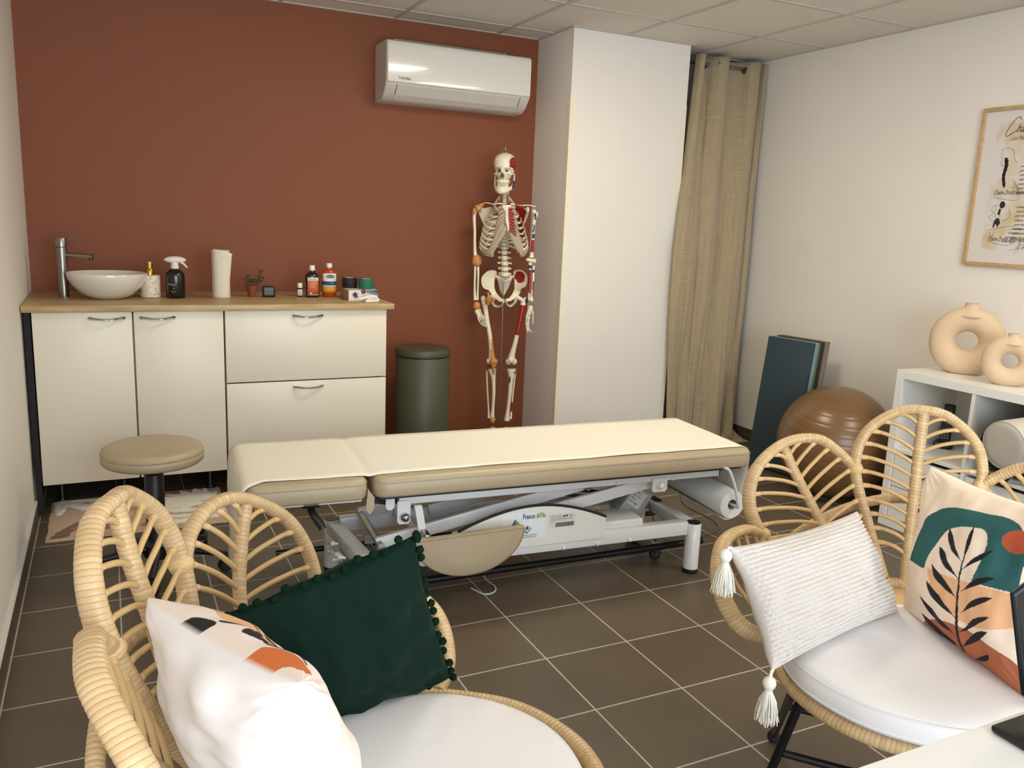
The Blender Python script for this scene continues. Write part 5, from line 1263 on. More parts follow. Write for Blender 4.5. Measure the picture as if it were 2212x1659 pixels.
hand(hb, [((1142,668,.02),(1137.5,683,.026),(1136.5,700,.03),(1139,716,.032)), ((1144,669,.014),(1140.5,686,.02),(1139.5,702,.024),(1140.5,719,.026)), ((1146,669,.01),(1143,686,.014),(1142,701,.018),(1142.5,715,.02)), ((1147,669,.006),(1144.5,683,.01),(1140,704,.014),(1149,718.5,.02)), ((1149,667,.02),(1151,676,.03),(1151,689,.034),(1150.8,700,.036))], 1.9*sc0)
# pelvis ------------------------------------------------------------
Z6 = lambda x, y, d=0: (980+x/10.05, 560+y/10.05, d)
ilL_o = [Z6(885,236,-.05),Z6(760,246,-.02),Z6(662,318,.01),Z6(603,405,.03),Z6(600,500,.045),Z6(630,605,.055),Z6(690,655,.06),Z6(745,665,.045),Z6(800,730,.03),Z6(845,800,.03),Z6(920,865,.045),Z6(1005,925,.06),Z6(1092,922,.068)]
ilL_i = [Z6(925,262,-.06),Z6(942,300,-.065),Z6(945,340,-.065),Z6(918,390,-.06),Z6(898,440,-.05),Z6(890,500,-.035),Z6(887,570,-.02),Z6(895,640,-.005),Z6(912,695,.01),Z6(945,750,.025),Z6(990,805,.045),Z6(1045,852,.06),Z6(1092,868,.068)]
ribbon('hip_bone', ilL_o, ilL_i, .007, belly=.018)
ilR_o = [Z6(1322,236,-.05),Z6(1440,228,-.02),Z6(1535,275,.01),Z6(1592,360,.03),Z6(1600,465,.045),Z6(1580,560,.055),Z6(1540,606,.06),Z6(1462,650,.045),Z6(1450,720,.03),Z6(1400,785,.03),Z6(1320,850,.045),Z6(1225,912,.06),Z6(1140,915,.068)]
ilR_i = [Z6(1296,270,-.06),Z6(1295,310,-.065),Z6(1298,350,-.065),Z6(1305,400,-.06),Z6(1312,450,-.05),Z6(1316,510,-.035),Z6(1318,570,-.02),Z6(1318,630,-.005),Z6(1300,690,.01),Z6(1275,745,.025),Z6(1240,800,.045),Z6(1195,845,.06),Z6(1140,860,.068)]
_rc = Q(*Z6(1440,400,.0))
def pel(c, m_):
    p = c-_rc; x = p.dot(SR)/sc0; z = p.z/sc0
    return 1 if ((x+.5)/11)**2+((z-.5)/12.5)**2 < 1 and not (x < -6 and z < -6) else m_
ribbon('hip_bone', ilR_o, ilR_i, .007, paint=pel, n=14, seg=5, belly=.018)
for s, pts in ((-1,[(850,890,.02),(845,945,.01),(880,1000,.0),(950,1028,.005),(1030,1012,.03),(1065,960,.055),(1080,915,.066)]),(1,[(1345,885,.02),(1325,940,.01),(1280,985,.0),(1225,1018,.005),(1165,985,.03),(1145,940,.055),(1140,905,.066)])):
    bone('sitting_bone', shaft([Z6(*p) for p in pts], [3.4*sc0,3.2*sc0,3.0*sc0,2.8*sc0,2.2*sc0,2.0*sc0,2.2*sc0], 10, flat=1.0))
obj('pubic_joint', MB().ball(Q(*Z6(1115,905,.066)), 3.0*sc0, 12, sc=(.7,.8,1.7)), m_disc, sk)
rows = [(594,1069,1110,-.03),(599,1070,1109.5,-.035),(606,1074,1106,-.045),(613,1075.5,1103,-.055),(620,1076,1100.5,-.065),(628,1079,1096,-.07),(635,1083,1091,-.065),(640,1085,1089,-.06)]
sa = plate('sacrum', rows, -.0, .022)
bone('sacrum_promontory', MB().tube(cr([Q(1071,596,-.03),Q(1082,603,-.012),Q(1091,606,-.004),Q(1100,603,-.012),Q(1109,596,-.03)], 6), 2.0*sc0, 8), sa)
# thighs, knees, shins ------------------------------------------------
Z7 = lambda x, y, d=0: (840+x/6.144, 700+y/6.144, d)
fL = bone('femur', shaft([(1045,650,-.01),(1048,662,0),(1052,690,.01),(1056.5,715,.015),(1060,740,.012),(1062,765,.005),(1062.5,776,0)], [6.0*sc0,5.6*sc0,5.0*sc0,4.8*sc0,5.0*sc0,6.5*sc0,9.0*sc0], 16, seg=9), paint=lambda c, m_: 3 if c.z < Q(1062,732,0).z and (c-Q(1061,750,0)).dot(SR) > -.5*sc0 else m_)
bone('femur_neck', MB().tube([Q(1046,650,0),Q(1056,645,.01),Q(1064,641,.012)], [5*sc0,4.4*sc0,5.5*sc0], 12).ball(Q(1066,640,.012), 7.5*sc0, 16).ball(Q(1043.5,645,-.005), 5.2*sc0, 14, sc=(1,1,1.4)), fL)
ll = MB().tube(cr([Q(*Z6(740,720,.045)),Q(*Z6(765,820,.05)),Q(*Z6(745,930,.04)),Q(*Z6(735,980,.035))], 5), [2.5*sc0]*5+[6.2*sc0]*5+[5*sc0]*5+[1.5*sc0], 12)
obj('hip_ligament', ll, m_och, fL); blob(Q(*Z6(870,870,.03)), 4.5*sc0, 4*sc0, 'hip_ligament', m_och, 4, fL)
bone('femur_condyles', MB().ball(Q(1056.5,780,0), 6.2*sc0, 14, sc=(1,1.1,1.1)).ball(Q(1068.5,781,0), 6.4*sc0, 14, sc=(1,1.1,1.1)), fL)
blob(Q(1065.5,781,.03), 8.5*sc0, 8.5*sc0, 'knee_ligament', m_och, 11, fL)
obj('knee_strap', MB().tube(cr([Q(1065.5,787,.03),Q(1066,796,.026),Q(1065.8,809,.018)], 5), [6*sc0]*3+[4.2*sc0]*4+[2.6*sc0]*4, 10), m_och, fL)
blob(Q(1057,791,.005), 5.5*sc0, 2.6*sc0, 'meniscus', mat('brown_meniscus', (120,62,34), .5), 2, fL)
fR = bone('femur', shaft([(1131,650,-.01),(1129,662,0),(1124,690,.01),(1118.5,715,.015),(1113,740,.012),(1106.5,765,.005),(1104.5,776,0)], [6.2*sc0,5.8*sc0,5.0*sc0,4.8*sc0,5.0*sc0,6.5*sc0,9.0*sc0], 16, seg=9), paint=lambda c, m_: 1 if Q(1115,722,0).z < c.z < Q(1130,659,0).z and (c-Vector((0,0,0))).dot(SFv) > Q(1120,690,.0).dot(SFv)-.008 else m_)
bone('femur_neck', MB().tube([Q(1130,650,0),Q(1123,645,.01),Q(1116,641,.012)], [5*sc0,4.4*sc0,5.5*sc0], 12).ball(Q(1113.5,640,.012), 7.5*sc0, 16).ball(Q(1135,648,-.005), 5.0*sc0, 14, sc=(1,1,1.3)), fR)
bone('trochanter_paint', MB().ball(Q(1137.5,649,.004), 4.2*sc0, 12, mi=2, sc=(.8,.9,1.5)), fR)
bone('femur_condyles', MB().ball(Q(1098.5,781,0), 6.6*sc0, 14, sc=(1,1.1,1.1)).ball(Q(1110.5,781,0), 6.6*sc0, 14, sc=(1,1.1,1.1)), fR)
bone('kneecap', MB().ball(Q(1104.5,777,.032), 7.2*sc0, 16, sc=(1,.55,1)), fR)
tL = bone('tibia', shaft([(1062.5,797,0),(1064,806,.005),(1066,822,.008),(1066.5,850,.004),(1064.8,880,0),(1063.5,900,0),(1065,908,0)], [10*sc0,7*sc0,4.6*sc0,3.9*sc0,3.5*sc0,5.0*sc0,6.2*sc0], 14))
bone('fibula', shaft([(1051.8,801,-.02),(1051.6,808,-.02),(1053.3,850,-.015),(1055.3,885,-.01),(1056,903,-.005)], [3.4*sc0,2.2*sc0,1.8*sc0,1.9*sc0,3.2*sc0], 10))
blob(Q(1064,908,.01), 6.5*sc0, 7*sc0, 'ankle_ligament', m_och, 6, tL)
tR = bone('tibia', shaft([(1104.5,797,0),(1104.5,806,.005),(1103.5,822,.008),(1101.5,850,.004),(1098,880,0),(1095.5,900,0),(1095,908,0)], [11.5*sc0,8*sc0,5.2*sc0,4.4*sc0,4.0*sc0,5.4*sc0,6.6*sc0], 14))
bone('fibula', shaft([(1112.5,803,-.02),(1112,812,-.022),(1108,850,-.018),(1105,885,-.012),(1103,905,-.005)], [3.2*sc0,2.2*sc0,1.8*sc0,1.9*sc0,3.0*sc0], 10), paint=lambda c, m_: 1 if Q(1100,890,0).z < c.z < Q(1100,868,0).z else m_)
bone('painted_spot', MB().ball(Q(1112.5,805,.022), 2.4*sc0, 12, mi=2, sc=(1,.5,1)), tR)
bone('painted_spot', MB().ball(Q(1101,820,.024), 2.6*sc0, 12, mi=2, sc=(.8,.4,3.2)), tR)
for x, lab in ((1064.5, 1), (1095, 2)):
    a = Q(x, 908, 0); g = Vector((a.x, a.y, .0)); ft = MB()
    ft.ball(g+UP*(a.z*.62)-SFv*.03, .028, 14, sc=(.9,1.1,1.15)); ft.ball(g+UP*(a.z*.55)+SFv*.03, .026, 14, sc=(1.1,1.4,.9))
    fo_ = bone('foot', ft)
    for k in range(5):
        o_ = SR*(-.028+.014*k)
        P = cr([g+UP*(a.z*.5)+SFv*.04+o_*.6, g+UP*(a.z*.32+.01)+SFv*.10+o_, g+UP*(a.z*.2+.008)+SFv*.145+o_*1.1, g+UP*(a.z*.16)+SFv*.175+o_*1.1], 6)
        bone('toe', MB().tube(P, [.007,.006,.006,.0055]*4+[.005]*3, 8), fo_)
# stand
pb_, pt_ = Q(1077.5, 925, -.02), Q(1087.8, 606, -.01)
gr_ = Vector((pb_.x-(pt_.x-pb_.x)*pb_.z/(pt_.z-pb_.z), pb_.y-(pt_.y-pb_.y)*pb_.z/(pt_.z-pb_.z), 0))
obj('stand_pole', MB().tube([gr_+UP*.06, pt_], 1.7*sc0, 14), m_steel, sk)
hub = obj('stand_base', MB().lathe([(.03,.045),(.034,.06),(.02,.085)], 24, c=tuple(gr_)), m_blackm, sk)
for k in range(5):
    a = (18+72*k)*D; d = Vector((math.cos(a), math.sin(a), 0))
    obj('stand_leg', MB().tube([gr_+UP*.062, gr_+d*.20+UP*.05], [.012,.009], 10), m_blackm, sk)
    obj('stand_wheel', MB().ball(gr_+d*.20+UP*.020, .0195, 14).tube([gr_+d*.20+UP*.035, gr_+d*.20+UP*.052], .005, 8), m_rubber, sk)
# ------------------------------------------------------------------ rattan armchairs
def wicker_mat(name, c1, c2, pitch, gap=(110,78,42), rough=.38):
    M = mat(name, c1, rough, spec=.5); nt, b = nodes_of(M)
    uv = nt.nodes.new('ShaderNodeUVMap'); sp = nt.nodes.new('ShaderNodeSeparateXYZ'); nt.links.new(uv.outputs[0], sp.inputs[0])
    nz = nt.nodes.new('ShaderNodeTexNoise'); nz.inputs['Scale'].default_value = 55; nt.links.new(uv.outputs[0], nz.inputs['Vector'])
    # u/pitch with a helical offset
    m1 = nt.nodes.new('ShaderNodeMath'); m1.operation='MULTIPLY'; m1.inputs[1].default_value = 1/pitch; nt.links.new(sp.outputs[0], m1.inputs[0])
    m2 = nt.nodes.new('ShaderNodeMath'); m2.operation='ADD'; nt.links.new(m1.outputs[0], m2.inputs[0]); nt.links.new(sp.outputs[1], m2.inputs[1])
    m3 = nt.nodes.new('ShaderNodeMath'); m3.operation='MULTIPLY_ADD'; m3.inputs[1].default_value=.35; nt.links.new(nz.outputs[0], m3.inputs[0]); nt.links.new(m2.outputs[0], m3.inputs[2])
    fr = nt.nodes.new('ShaderNodeMath'); fr.operation='FRACT'; nt.links.new(m3.outputs[0], fr.inputs[0])
    fl = nt.nodes.new('ShaderNodeMath'); fl.operation='FLOOR'; nt.links.new(m3.outputs[0], fl.inputs[0])
    wn = nt.nodes.new('ShaderNodeTexWhiteNoise'); wn.noise_dimensions='1D'; nt.links.new(fl.outputs[0], wn.inputs['W'])
    cm = nt.nodes.new('ShaderNodeMix'); cm.data_type='RGBA'; cm.inputs[6].default_value=(*lin(c1),1); cm.inputs[7].default_value=(*lin(c2),1); nt.links.new(wn.outputs['Value'], cm.inputs[0])
    rp = nt.nodes.new('ShaderNodeValToRGB'); e = rp.color_ramp.elements; e[0].position=0; e[0].color=(0,0,0,1); e[1].position=.10; e[1].color=(1,1,1,1)
    nt.links.new(fr.outputs[0], rp.inputs[0])
    cm2 = nt.nodes.new('ShaderNodeMix'); cm2.data_type='RGBA'; cm2.inputs[6].default_value=(*lin(gap),1); nt.links.new(rp.outputs[0], cm2.inputs[0]); nt.links.new(cm.outputs[2], cm2.inputs[7])
    nt.links.new(cm2.outputs[2], b.inputs['Base Color'])
    pw_ = nt.nodes.new('ShaderNodeMath'); pw_.operation='PINGPONG'; pw_.inputs[1].default_value=.5; nt.links.new(fr.outputs[0], pw_.inputs[0])
    sq = nt.nodes.new('ShaderNodeMath'); sq.operation='POWER'; sq.inputs[1].default_value=.45; nt.links.new(pw_.outputs[0], sq.inputs[0])
    bp = nt.nodes.new('ShaderNodeBump'); bp.inputs['Strength'].default_value=.5; bp.inputs['Distance'].default_value=.0015; nt.links.new(sq.outputs[0], bp.inputs['Height']); nt.links.new(bp.outputs[0], b.inputs['Normal'])
    return M
PITCH = .0088
m_wrap = wicker_mat('wrapped_rattan', (212,182,138), (196,165,120), PITCH)
m_cane = mat('rattan_cane', (206,172,120), .42, bump=.3, bscale=300, stretch=(1,1,1))
m_collar = mat('rattan_collar', (222,188,136), .45, bump=.4, bscale=500)
m_cotton = mat('white_cotton', (238,235,236), .85, bump=.15, bscale=40, bdetail=6, bdist=.004, sheen=.15)
CP = dict(T=(0,-.468,.899), c1=(.066,-.472,.884), c2=(.134,-.450,.822), J=(.149,-.421,.728), c4=(.102,-.384,.592), c5=(.050,-.330,.470),
  s1=(.200,-.421,.770), s2=(.256,-.397,.802), s3=(.332,-.359,.788), E=(.390,-.292,.728), s5=(.398,-.246,.646), K=(.356,-.225,.569), s6=(.262,-.235,.492), s7=(.215,-.215,.438),
  a1=(.397,-.177,.590), a2=(.434,-.084,.578), F=(.421,.018,.515), a4=(.364,.052,.440), a5=(.276,.035,.405))
def mir(p, s): return Vector((p[0]*s, p[1], p[2]))
def outward(p):
    v = Vector((p[0], p[1]+.02, 0)); v.z = -.35*v.length
    return v.normalized()
def wrapped(pts, r, seg=10, taper=None, flat=1.45):
    C = resample(cr(pts, seg), .0022); acc = 0; R = []; U = []
    for i, p in enumerate(C):
        if i: acc += (p-C[i-1]).length
        ph = (acc/PITCH) % 1
        R.append(r*(1.02-.045*abs(ph-.5)**2.5*5)*(taper(i/len(C)) if taper else 1)); U.append(outward(p))
    return MB().tube(C, R, 12, flat=flat, up=U), C
def make_chair(name, label, loc, rotz):
    t = thing(name, label, 'armchair', (0,0,0), 'rattan petal armchairs')
    O = lambda n, b, m, p=t, **k: obj(n, b, m, p, rel=False, ang=60, **k)
    P = lambda k, s=1: mir(CP[k], s)
    # centre petal
    b, rim = wrapped([P('c5',-1),P('c4',-1),P('J',-1),P('c2',-1),P('c1',-1),P('T'),P('c1'),P('c2'),P('J'),P('c4'),P('c5')], .0135)
    cp = O('centre_petal', b, m_wrap)
    stem_pts = [P('T'), Vector((0,-.446,.80)), Vector((0,-.418,.70)), Vector((0,-.394,.604)), Vector((0,-.352,.50)), Vector((0,-.318,.452))]
    b, stem = wrapped(stem_pts, .0145, taper=lambda f: 1.04-.15*f, flat=1.0); O('stem', b, m_wrap, cp)
    def ribs(parent, stem, rim, ds, es, bow=.012):
        for d_, e_ in zip(ds, es):
            a = at_len(stem, d_); c = at_len(rim, e_); mid = a.lerp(c, .5)+Vector((0,0,bow))+outward(a.lerp(c,.5))*-.004
            C = cr([a, a.lerp(mid,.55)+Vector((0,0,bow*.25)), mid, c.lerp(mid,.45)+Vector((0,0,bow*.35)), c], 6)
            rb = O('rib', MB().tube(C, .0053, 8), m_cane, parent)
            L = (c-a).length; q0, q1 = at_len(C[::-1], .012), at_len(C[::-1], .030)
            mbc = MB().tube([C[::-1][0], q0, q1], [.0085,.0068,.0062], 8); 
            O('collar', mbc, m_collar, rb)
    half = lambda s: cr([P('T'),P('c1',s),P('c2',s),P('J',s),P('c4',s),P('c5',s)], 10)
    n = 11
    for s in (-1, 1): ribs(cp, stem, half(s), [.045+.034*k for k in range(n)], [.078+.0385*k for k in range(n)])
    for s in (-1, 1):
        b, _ = wrapped([P('J',s),P('s1',s),P('s2',s),P('s3',s),P('E',s),P('s5',s),P('K',s),P('s6',s),P('s7',s)], .0135)
        sp = O('side_petal', b, m_wrap)
        top = Vector((.338*s,-.356,.786))
        b, stem = wrapped([top, Vector((.300*s,-.357,.715)), Vector((.252*s,-.350,.640)), Vector((.206*s,-.330,.572)), Vector((.160*s,-.300,.500)), Vector((.120*s,-.285,.455))], .0135, taper=lambda f: 1.02-.15*f, flat=1.0)
        O('stem', b, m_wrap, sp)
        inner = cr([top, P('s2',s), P('s1',s), P('J',s), P('c4',s), P('c5',s)], 10); outer = cr([top, P('E',s), P('s5',s), P('K',s), P('s6',s), P('s7',s)], 10)
        ribs(sp, stem, inner, [.040+.034*k for k in range(8)], [.060+.042*k for k in range(8)], .010)
        ribs(sp, stem, outer, [.055+.036*k for k in range(8)], [.055+.042*k for k in range(8)], .010)
        b, arm_rim = wrapped([P('K',s),P('a1',s),P('a2',s),P('F',s),P('a4',s),P('a5',s)], .0135, flat=1.55)
        ap = O('arm_petal', b, m_wrap)
        for k, (e_, q) in enumerate(((.03,(.235,-.17,.425)),(.07,(.255,-.13,.42)),(.105,(.27,-.09,.417)),(.14,(.28,-.05,.415)),(.18,(.285,-.01,.412)))):
            a = at_len(arm_rim, e_); c = Vector((q[0]*s, q[1], q[2])); mid = a.lerp(c,.45)+Vector((.016*s,.0,-.012))
            O('rib', MB().tube(cr([a, mid, c], 8), .0055, 8), m_cane, ap)
        b, _ = wrapped([P('K',s)+Vector((0,0,-.005)), Vector((.335*s,-.13,.50)), Vector((.292*s,-.05,.425))], .011, flat=1.2); O('stem', b, m_wrap, ap)
        for key, rr in (('J',.0175),('K',.018)):
            c = P(key, s); kb = MB(); u = outward(c)
            for q in range(4):
                a_ = (q*45+20)*D; ax = Vector((0,0,1)).rotation_difference(u).to_matrix() @ Vector((math.cos(a_), math.sin(a_), 0))
                e1 = u; e2 = ax
                kb.tube([c+(e1*math.cos(g)*1.25+e2*math.sin(g))*rr*.93 for g in [2*math.pi*k/20 for k in range(20)]], .0042, 6, closed=True, flat=1.6, up=tuple(ax.cross(u)))
            kb.ball(c, rr*.9, 12, sc=(1,1,1)); O('binding', kb, m_collar, sp if key == 'J' else ap)
    # brace behind the back, seat ring, seat base
    b, _ = wrapped([(-.335,-.20,.40),(-.31,-.36,.49),(-.215,-.42,.575),(-.10,-.452,.635),(0,-.462,.655),(.10,-.452,.635),(.215,-.42,.575),(.31,-.36,.49),(.335,-.20,.40)], .0135, flat=1.0); O('back_brace', b, m_wrap)
    ring = [(0,-.325,.462),(.13,-.29,.452),(.208,-.20,.435),(.258,-.06,.413),(.266,.06,.402),(.238,.185,.397),(.156,.277,.395),(.058,.320,.394),(-.058,.320,.394),(-.156,.277,.395),(-.238,.185,.397),(-.266,.06,.402),(-.258,-.06,.413),(-.215,-.20,.435),(-.13,-.29,.452)]
    C = cr(ring, 10, closed=True); C = resample(C+[C[0]], .0022); b = MB().tube(C[:-1], .0165, 12, closed=True); O('seat_ring', b, m_wrap)
    sb = MB()
    def sf(a, q):
        p = C[int(a*(len(C)-1)) % (len(C)-1)]; return (p.x*q, p.y*q, p.z-.004-.02*(1-q*q))
    sb.grid(sf, 60, 6); O('woven_seat', sb, m_collar, solid=.006)
    # base
    for s in (-1, 1):
        for (tx, ty, tz), (fx_, fy_) in (((.208,.235,.388),(.292,.190)),((.226,.195,.385),(.271,-.216))):
            a = Vector((tx*s,ty,tz)); f = Vector((fx_*s,fy_,.016)); lg = O('leg', MB().tube([a, f], .0098, 14), m_blackm)
            O('foot', MB().lathe([(.0001,.0),(.012,.001),(.0165,.008),(.0165,.018),(.012,.026),(.0098,.03)], 18, c=(fx_*s,fy_,0)), m_rubber, lg)
        bt = MB().tube([(.2*s,.23,.392),(.2*s,-.19,.392)], .009, 12)
        O('side_bar', bt, m_blackm)
    O('cross_bar', MB().tube([(-.238,.213,.245),(.238,.213,.245)], .0085, 12), m_blackm)
    O('cross_bar', MB().tube([(-.246,.02,.245),(.246,.02,.245)], .0085, 12), m_blackm)
    O('cross_bar', MB().tube([(-.20,-.17,.385),(.20,-.17,.385)], .0085, 12), m_blackm)
    t.location = (*loc, 0); t.rotation_euler = (0,0,rotz)
    return t
RP = (.6709, -3.4127, -2.4177); LP = (-.481, -3.3733, -.3998)
ch = make_chair('rattan_armchair', 'rattan petal armchair at right holding the white textured and leaf print pillows', RP[:2], RP[2]-math.pi/2)
def copy_tree(o, parent=None):
    c = o.copy(); COL.objects.link(c); c.parent = parent
    for k in list(o.children): copy_tree(k, c)
    return c
ch2 = copy_tree(ch); ch2.location = (LP[0], LP[1], 0); ch2.rotation_euler = (0,0,LP[2]-math.pi/2)
ch2['label'] = 'rattan petal armchair at left holding the green velvet and leaf print pillows'
def CW(x, y, z, pose):
    f = Vector((math.cos(pose[2]), math.sin(pose[2]), 0)); r = Vector((-f.y, f.x, 0))
    return Vector((pose[0], pose[1], 0))+f*y+r*x+Vector((0,0,z))
# round seat cushions
def seat_cushion(label, pose, cx, cy, r, seed, zb=.417):
    b = MB(); n = 96; prof = [(.0,.0),(.93,.0),(.985,.004),(1.0,.014),(1.004,.028),(.998,.040),(.985,.050),(.965,.0555),(.94,.059),(.88,.0635),(.75,.068),(.5,.071),(.25,.072),(.0,.072)]
    vs = []; fs = []
    for i, (q, z) in enumerate(prof):
        for k in range(n):
            a = 2*math.pi*k/n
            dz = 0
            if i > 6: dz = .0035*noise.noise(Vector((math.cos(a)*q*2.2+seed, math.sin(a)*q*6, 1)))
            edge = 1+.012*noise.noise(Vector((math.cos(a)*2, math.sin(a)*2, seed)))
            vs.append(tuple(CW(cx+r*max(q,.001)*edge*math.cos(a), cy+r*max(q,.001)*edge*math.sin(a), zb+z+dz, pose)))
    for i in range(len(prof)-1):
        for k in range(n): fs.append((i*n+k, i*n+(k+1)%n, (i+1)*n+(k+1)%n, (i+1)*n+k))
    b.add(vs, fs)
    t = thing('seat_cushion', label, 'cushion', tuple(CW(cx, cy, zb, pose)), 'round seat cushions')
    obj('cover', b, m_cotton, t, ang=180)
    for z, q in ((.050,.988),(.012,1.0)):
        obj('piping', MB().tube([CW(cx+r*q*(1+.012*noise.noise(Vector((math.cos(a)*2, math.sin(a)*2, seed))))*math.cos(a), cy+r*q*(1+.012*noise.noise(Vector((math.cos(a)*2, math.sin(a)*2, seed))))*math.sin(a), zb+z, pose) for a in [2*math.pi*k/96 for k in range(96)]], .0016, 6, closed=True), m_cotton, t)
seat_cushion('round white seat cushion on the right rattan armchair', RP, 0, .085, .268, 3)
seat_cushion('round white seat cushion on the left rattan armchair', LP, -.052, .030, .262, 8, .396)
# pillows ------------------------------------------------------------
def pillow(corners, T, nu=90, nv=90, bow=.07, wr=.004, seed=0, colf=None, disp=None, backcol=None, facing=1):
    """corners TL TR BR BL; returns builder, point function front(u,v) in [-1,1]"""
    TLc, TRc, BRc, BLc = [Vector(c) for c in corners]
    n = ((TRc-TLc)+(BRc-BLc)).cross((TLc-BLc)+(TRc-BRc)).normalized()
    if n.dot(Vector(CAM)-TLc)*facing < 0: n = -n
    def base(u, v):
        uu = u*(1-bow*(1-v*v)*abs(u)**1.5); vv = v*(1-bow*(1-u*u)*abs(v)**1.5)
        a, b_ = (uu+1)/2, (vv+1)/2
        return TLc*(1-a)*b_+TRc*a*b_+BRc*a*(1-b_)+BLc*(1-a)*(1-b_)
    def th(u, v):
        q = max(0, (1-u*u)*(1-v*v)); return T*(q**.42)*(.9+.1*q)
    def fn(u, v, s):
        p = base(u, v); w_ = noise.noise(Vector((u*2.4+seed, v*2.4, s)))*wr*3+noise.noise(Vector((u*7+seed, v*3, s*2)))*wr
        # radial puckers towards the corners
        pk = math.sin(math.atan2(abs(v)-1, abs(u)-1)*22)*wr*.8*max(0, abs(u)*abs(v)-.35)
        e = max(0, (1-u*u)*(1-v*v))**.5
        d = th(u, v)+ (w_+pk)*min(1, e*2.5)
        if disp and s > 0: d += disp(u, v)*min(1, e*6)
        return p+n*(d*s)
    b = MB(); cols = []
    def wp(k, N):   # denser at the borders
        x = -1+2*k/N; return math.sin(x*math.pi/2*.999)*.5+x*.5
    vs = []; idx = {}
    for s in (1, -1):
        for j in range(nv+1):
            for i in range(nu+1):
                if s < 0 and (i in (0, nu) or j in (0, nv)): idx[(s,i,j)] = idx[(1,i,j)]; continue
                u, v = wp(i, nu), wp(j, nv); idx[(s,i,j)] = len(vs); vs.append(tuple(fn(u, v, s)))
                if colf: cols.append((*(colf((u+1)/2, (v+1)/2) if s > 0 else backcol), 1))
    fs = [(idx[(s,i,j)], idx[(s,i+1,j)], idx[(s,i+1,j+1)], idx[(s,i,j+1)]) for s in (1,-1) for j in range(nv) for i in range(nu)]
    uvs = [((wp(i,nu)/2+.5, wp(j,nv)/2+.5), (wp(i+1,nu)/2+.5, wp(j,nv)/2+.5), (wp(i+1,nu)/2+.5, wp(j+1,nv)/2+.5), (wp(i,nu)/2+.5, wp(j+1,nv)/2+.5)) for s in (1,-1) for j in range(nv) for i in range(nu)]
    b.add(vs, fs, 0, uvs)
    if colf: b.c = cols
    return b, fn, n, base
# pattern of the leaf print, drawn in the flat of the cloth (units of the zoomed photo, mapped by a homography)
ZP = lambda u, v: ((u-1920)*3.19, (v-980)*3.19)
QD = [ZP(2020,1005), ZP(2300,1122), ZP(2232,1520), ZP(1946,1342)]
def homog(dst):
    src = [(0,1),(1,1),(1,0),(0,0)]; A_ = []; B_ = []
    for (x, y), (X, Y) in zip(src, dst):
        A_.append([x,y,1,0,0,0,-X*x,-X*y]); B_.append(X); A_.append([0,0,0,x,y,1,-Y*x,-Y*y]); B_.append(Y)
    return np.append(np.linalg.solve(np.array(A_), np.array(B_)), 1).reshape(3,3)
HM = homog(QD)
def inpoly(x, y, P):
    c = False; j = len(P)-1
    for i in range(len(P)):
        if (P[i][1] > y) != (P[j][1] > y) and x < (P[j][0]-P[i][0])*(y-P[i][1])/(P[j][1]-P[i][1])+P[i][0]: c = not c
        j = i
    return c
def spl(P, n=6): return [(p.x, p.y) for p in cr([Vector((a,b,0)) for a, b in P], n)]
ARCH = spl([(168,738),(185,640),(215,540),(270,450),(340,385),(430,356),(540,358),(640,372),(750,385),(840,425),(905,490),(945,600),(935,740),(905,860),(880,975)])+[(835,975),(600,890)]+spl([(600,890),(635,790),(660,690),(682,600),(680,530),(650,498),(590,490),(500,497),(430,525),(380,580),(335,655),(300,730),(275,795)])
PEACH = [(300,790),(500,868),(680,930),(840,985),(960,1040)]+spl([(960,1040),(960,1210),(860,1232),(730,1236),(600,1205),(480,1140),(390,1040),(330,930),(302,840),(298,792)])
RUST = spl([(120,1230),(160,1165),(220,1132),(310,1132),(420,1158),(520,1210),(610,1275),(700,1360),(780,1440),(830,1520),(870,1620)])+[(870,1800),(40,1800),(90,1300)]
LV = [((540,735),(572,610),(603,485),15),((530,803),(640,715),(725,660),19),((515,950),(640,890),(740,865),22),((500,1095),(620,1030),(726,1010),23),((475,1235),(600,1170),(712,1145),23),((465,1335),(590,1270),(697,1250),27),((500,1420),(600,1420),(652,1402),20),
      ((530,745),(450,620),(437,515),20),((510,865),(420,740),(372,645),21),((490,1000),(395,870),(328,765),22),((470,1125),(360,990),(292,875),22),((455,1255),(330,1120),(238,970),22),((440,1345),(300,1220),(210,1080),24),((300,1300),(235,1240),(195,1190),9)]
LP_ = []
for a, m_, c, w_ in LV:
    C = spl([a, m_, c], 8); L_, R_ = [], []
    for i, (x, y) in enumerate(C):
        x0, y0 = C[max(0,i-1)]; x1, y1 = C[min(len(C)-1,i+1)]; l = math.hypot(x1-x0, y1-y0); nx, ny = -(y1-y0)/l, (x1-x0)/l
        f = i/(len(C)-1); hw = w_*math.sin(math.pi*min(1, max(0, (f-.08)/.92)))**.8 if f > .08 else 2
        hw = max(hw, 2 if f < .9 else 0); L_.append((x+nx*hw, y+ny*hw)); R_.append((x-nx*hw, y-ny*hw))
    P_ = L_+R_[::-1]; LP_.append((P_, min(p[0] for p in P_), max(p[0] for p in P_), min(p[1] for p in P_), max(p[1] for p in P_)))
STEM = [(603,485),(545,720),(527,800),(510,870),(480,1100),(463,1370)]
CC = {k: np.array(lin(v)) for k, v in dict(base=(246,226,206), pale=(240,226,216), orange=(214,112,54), teal=(34,92,92), red=(190,84,54), peach=(238,184,140), rust=(176,100,66), blk=(12,13,20)).items()}
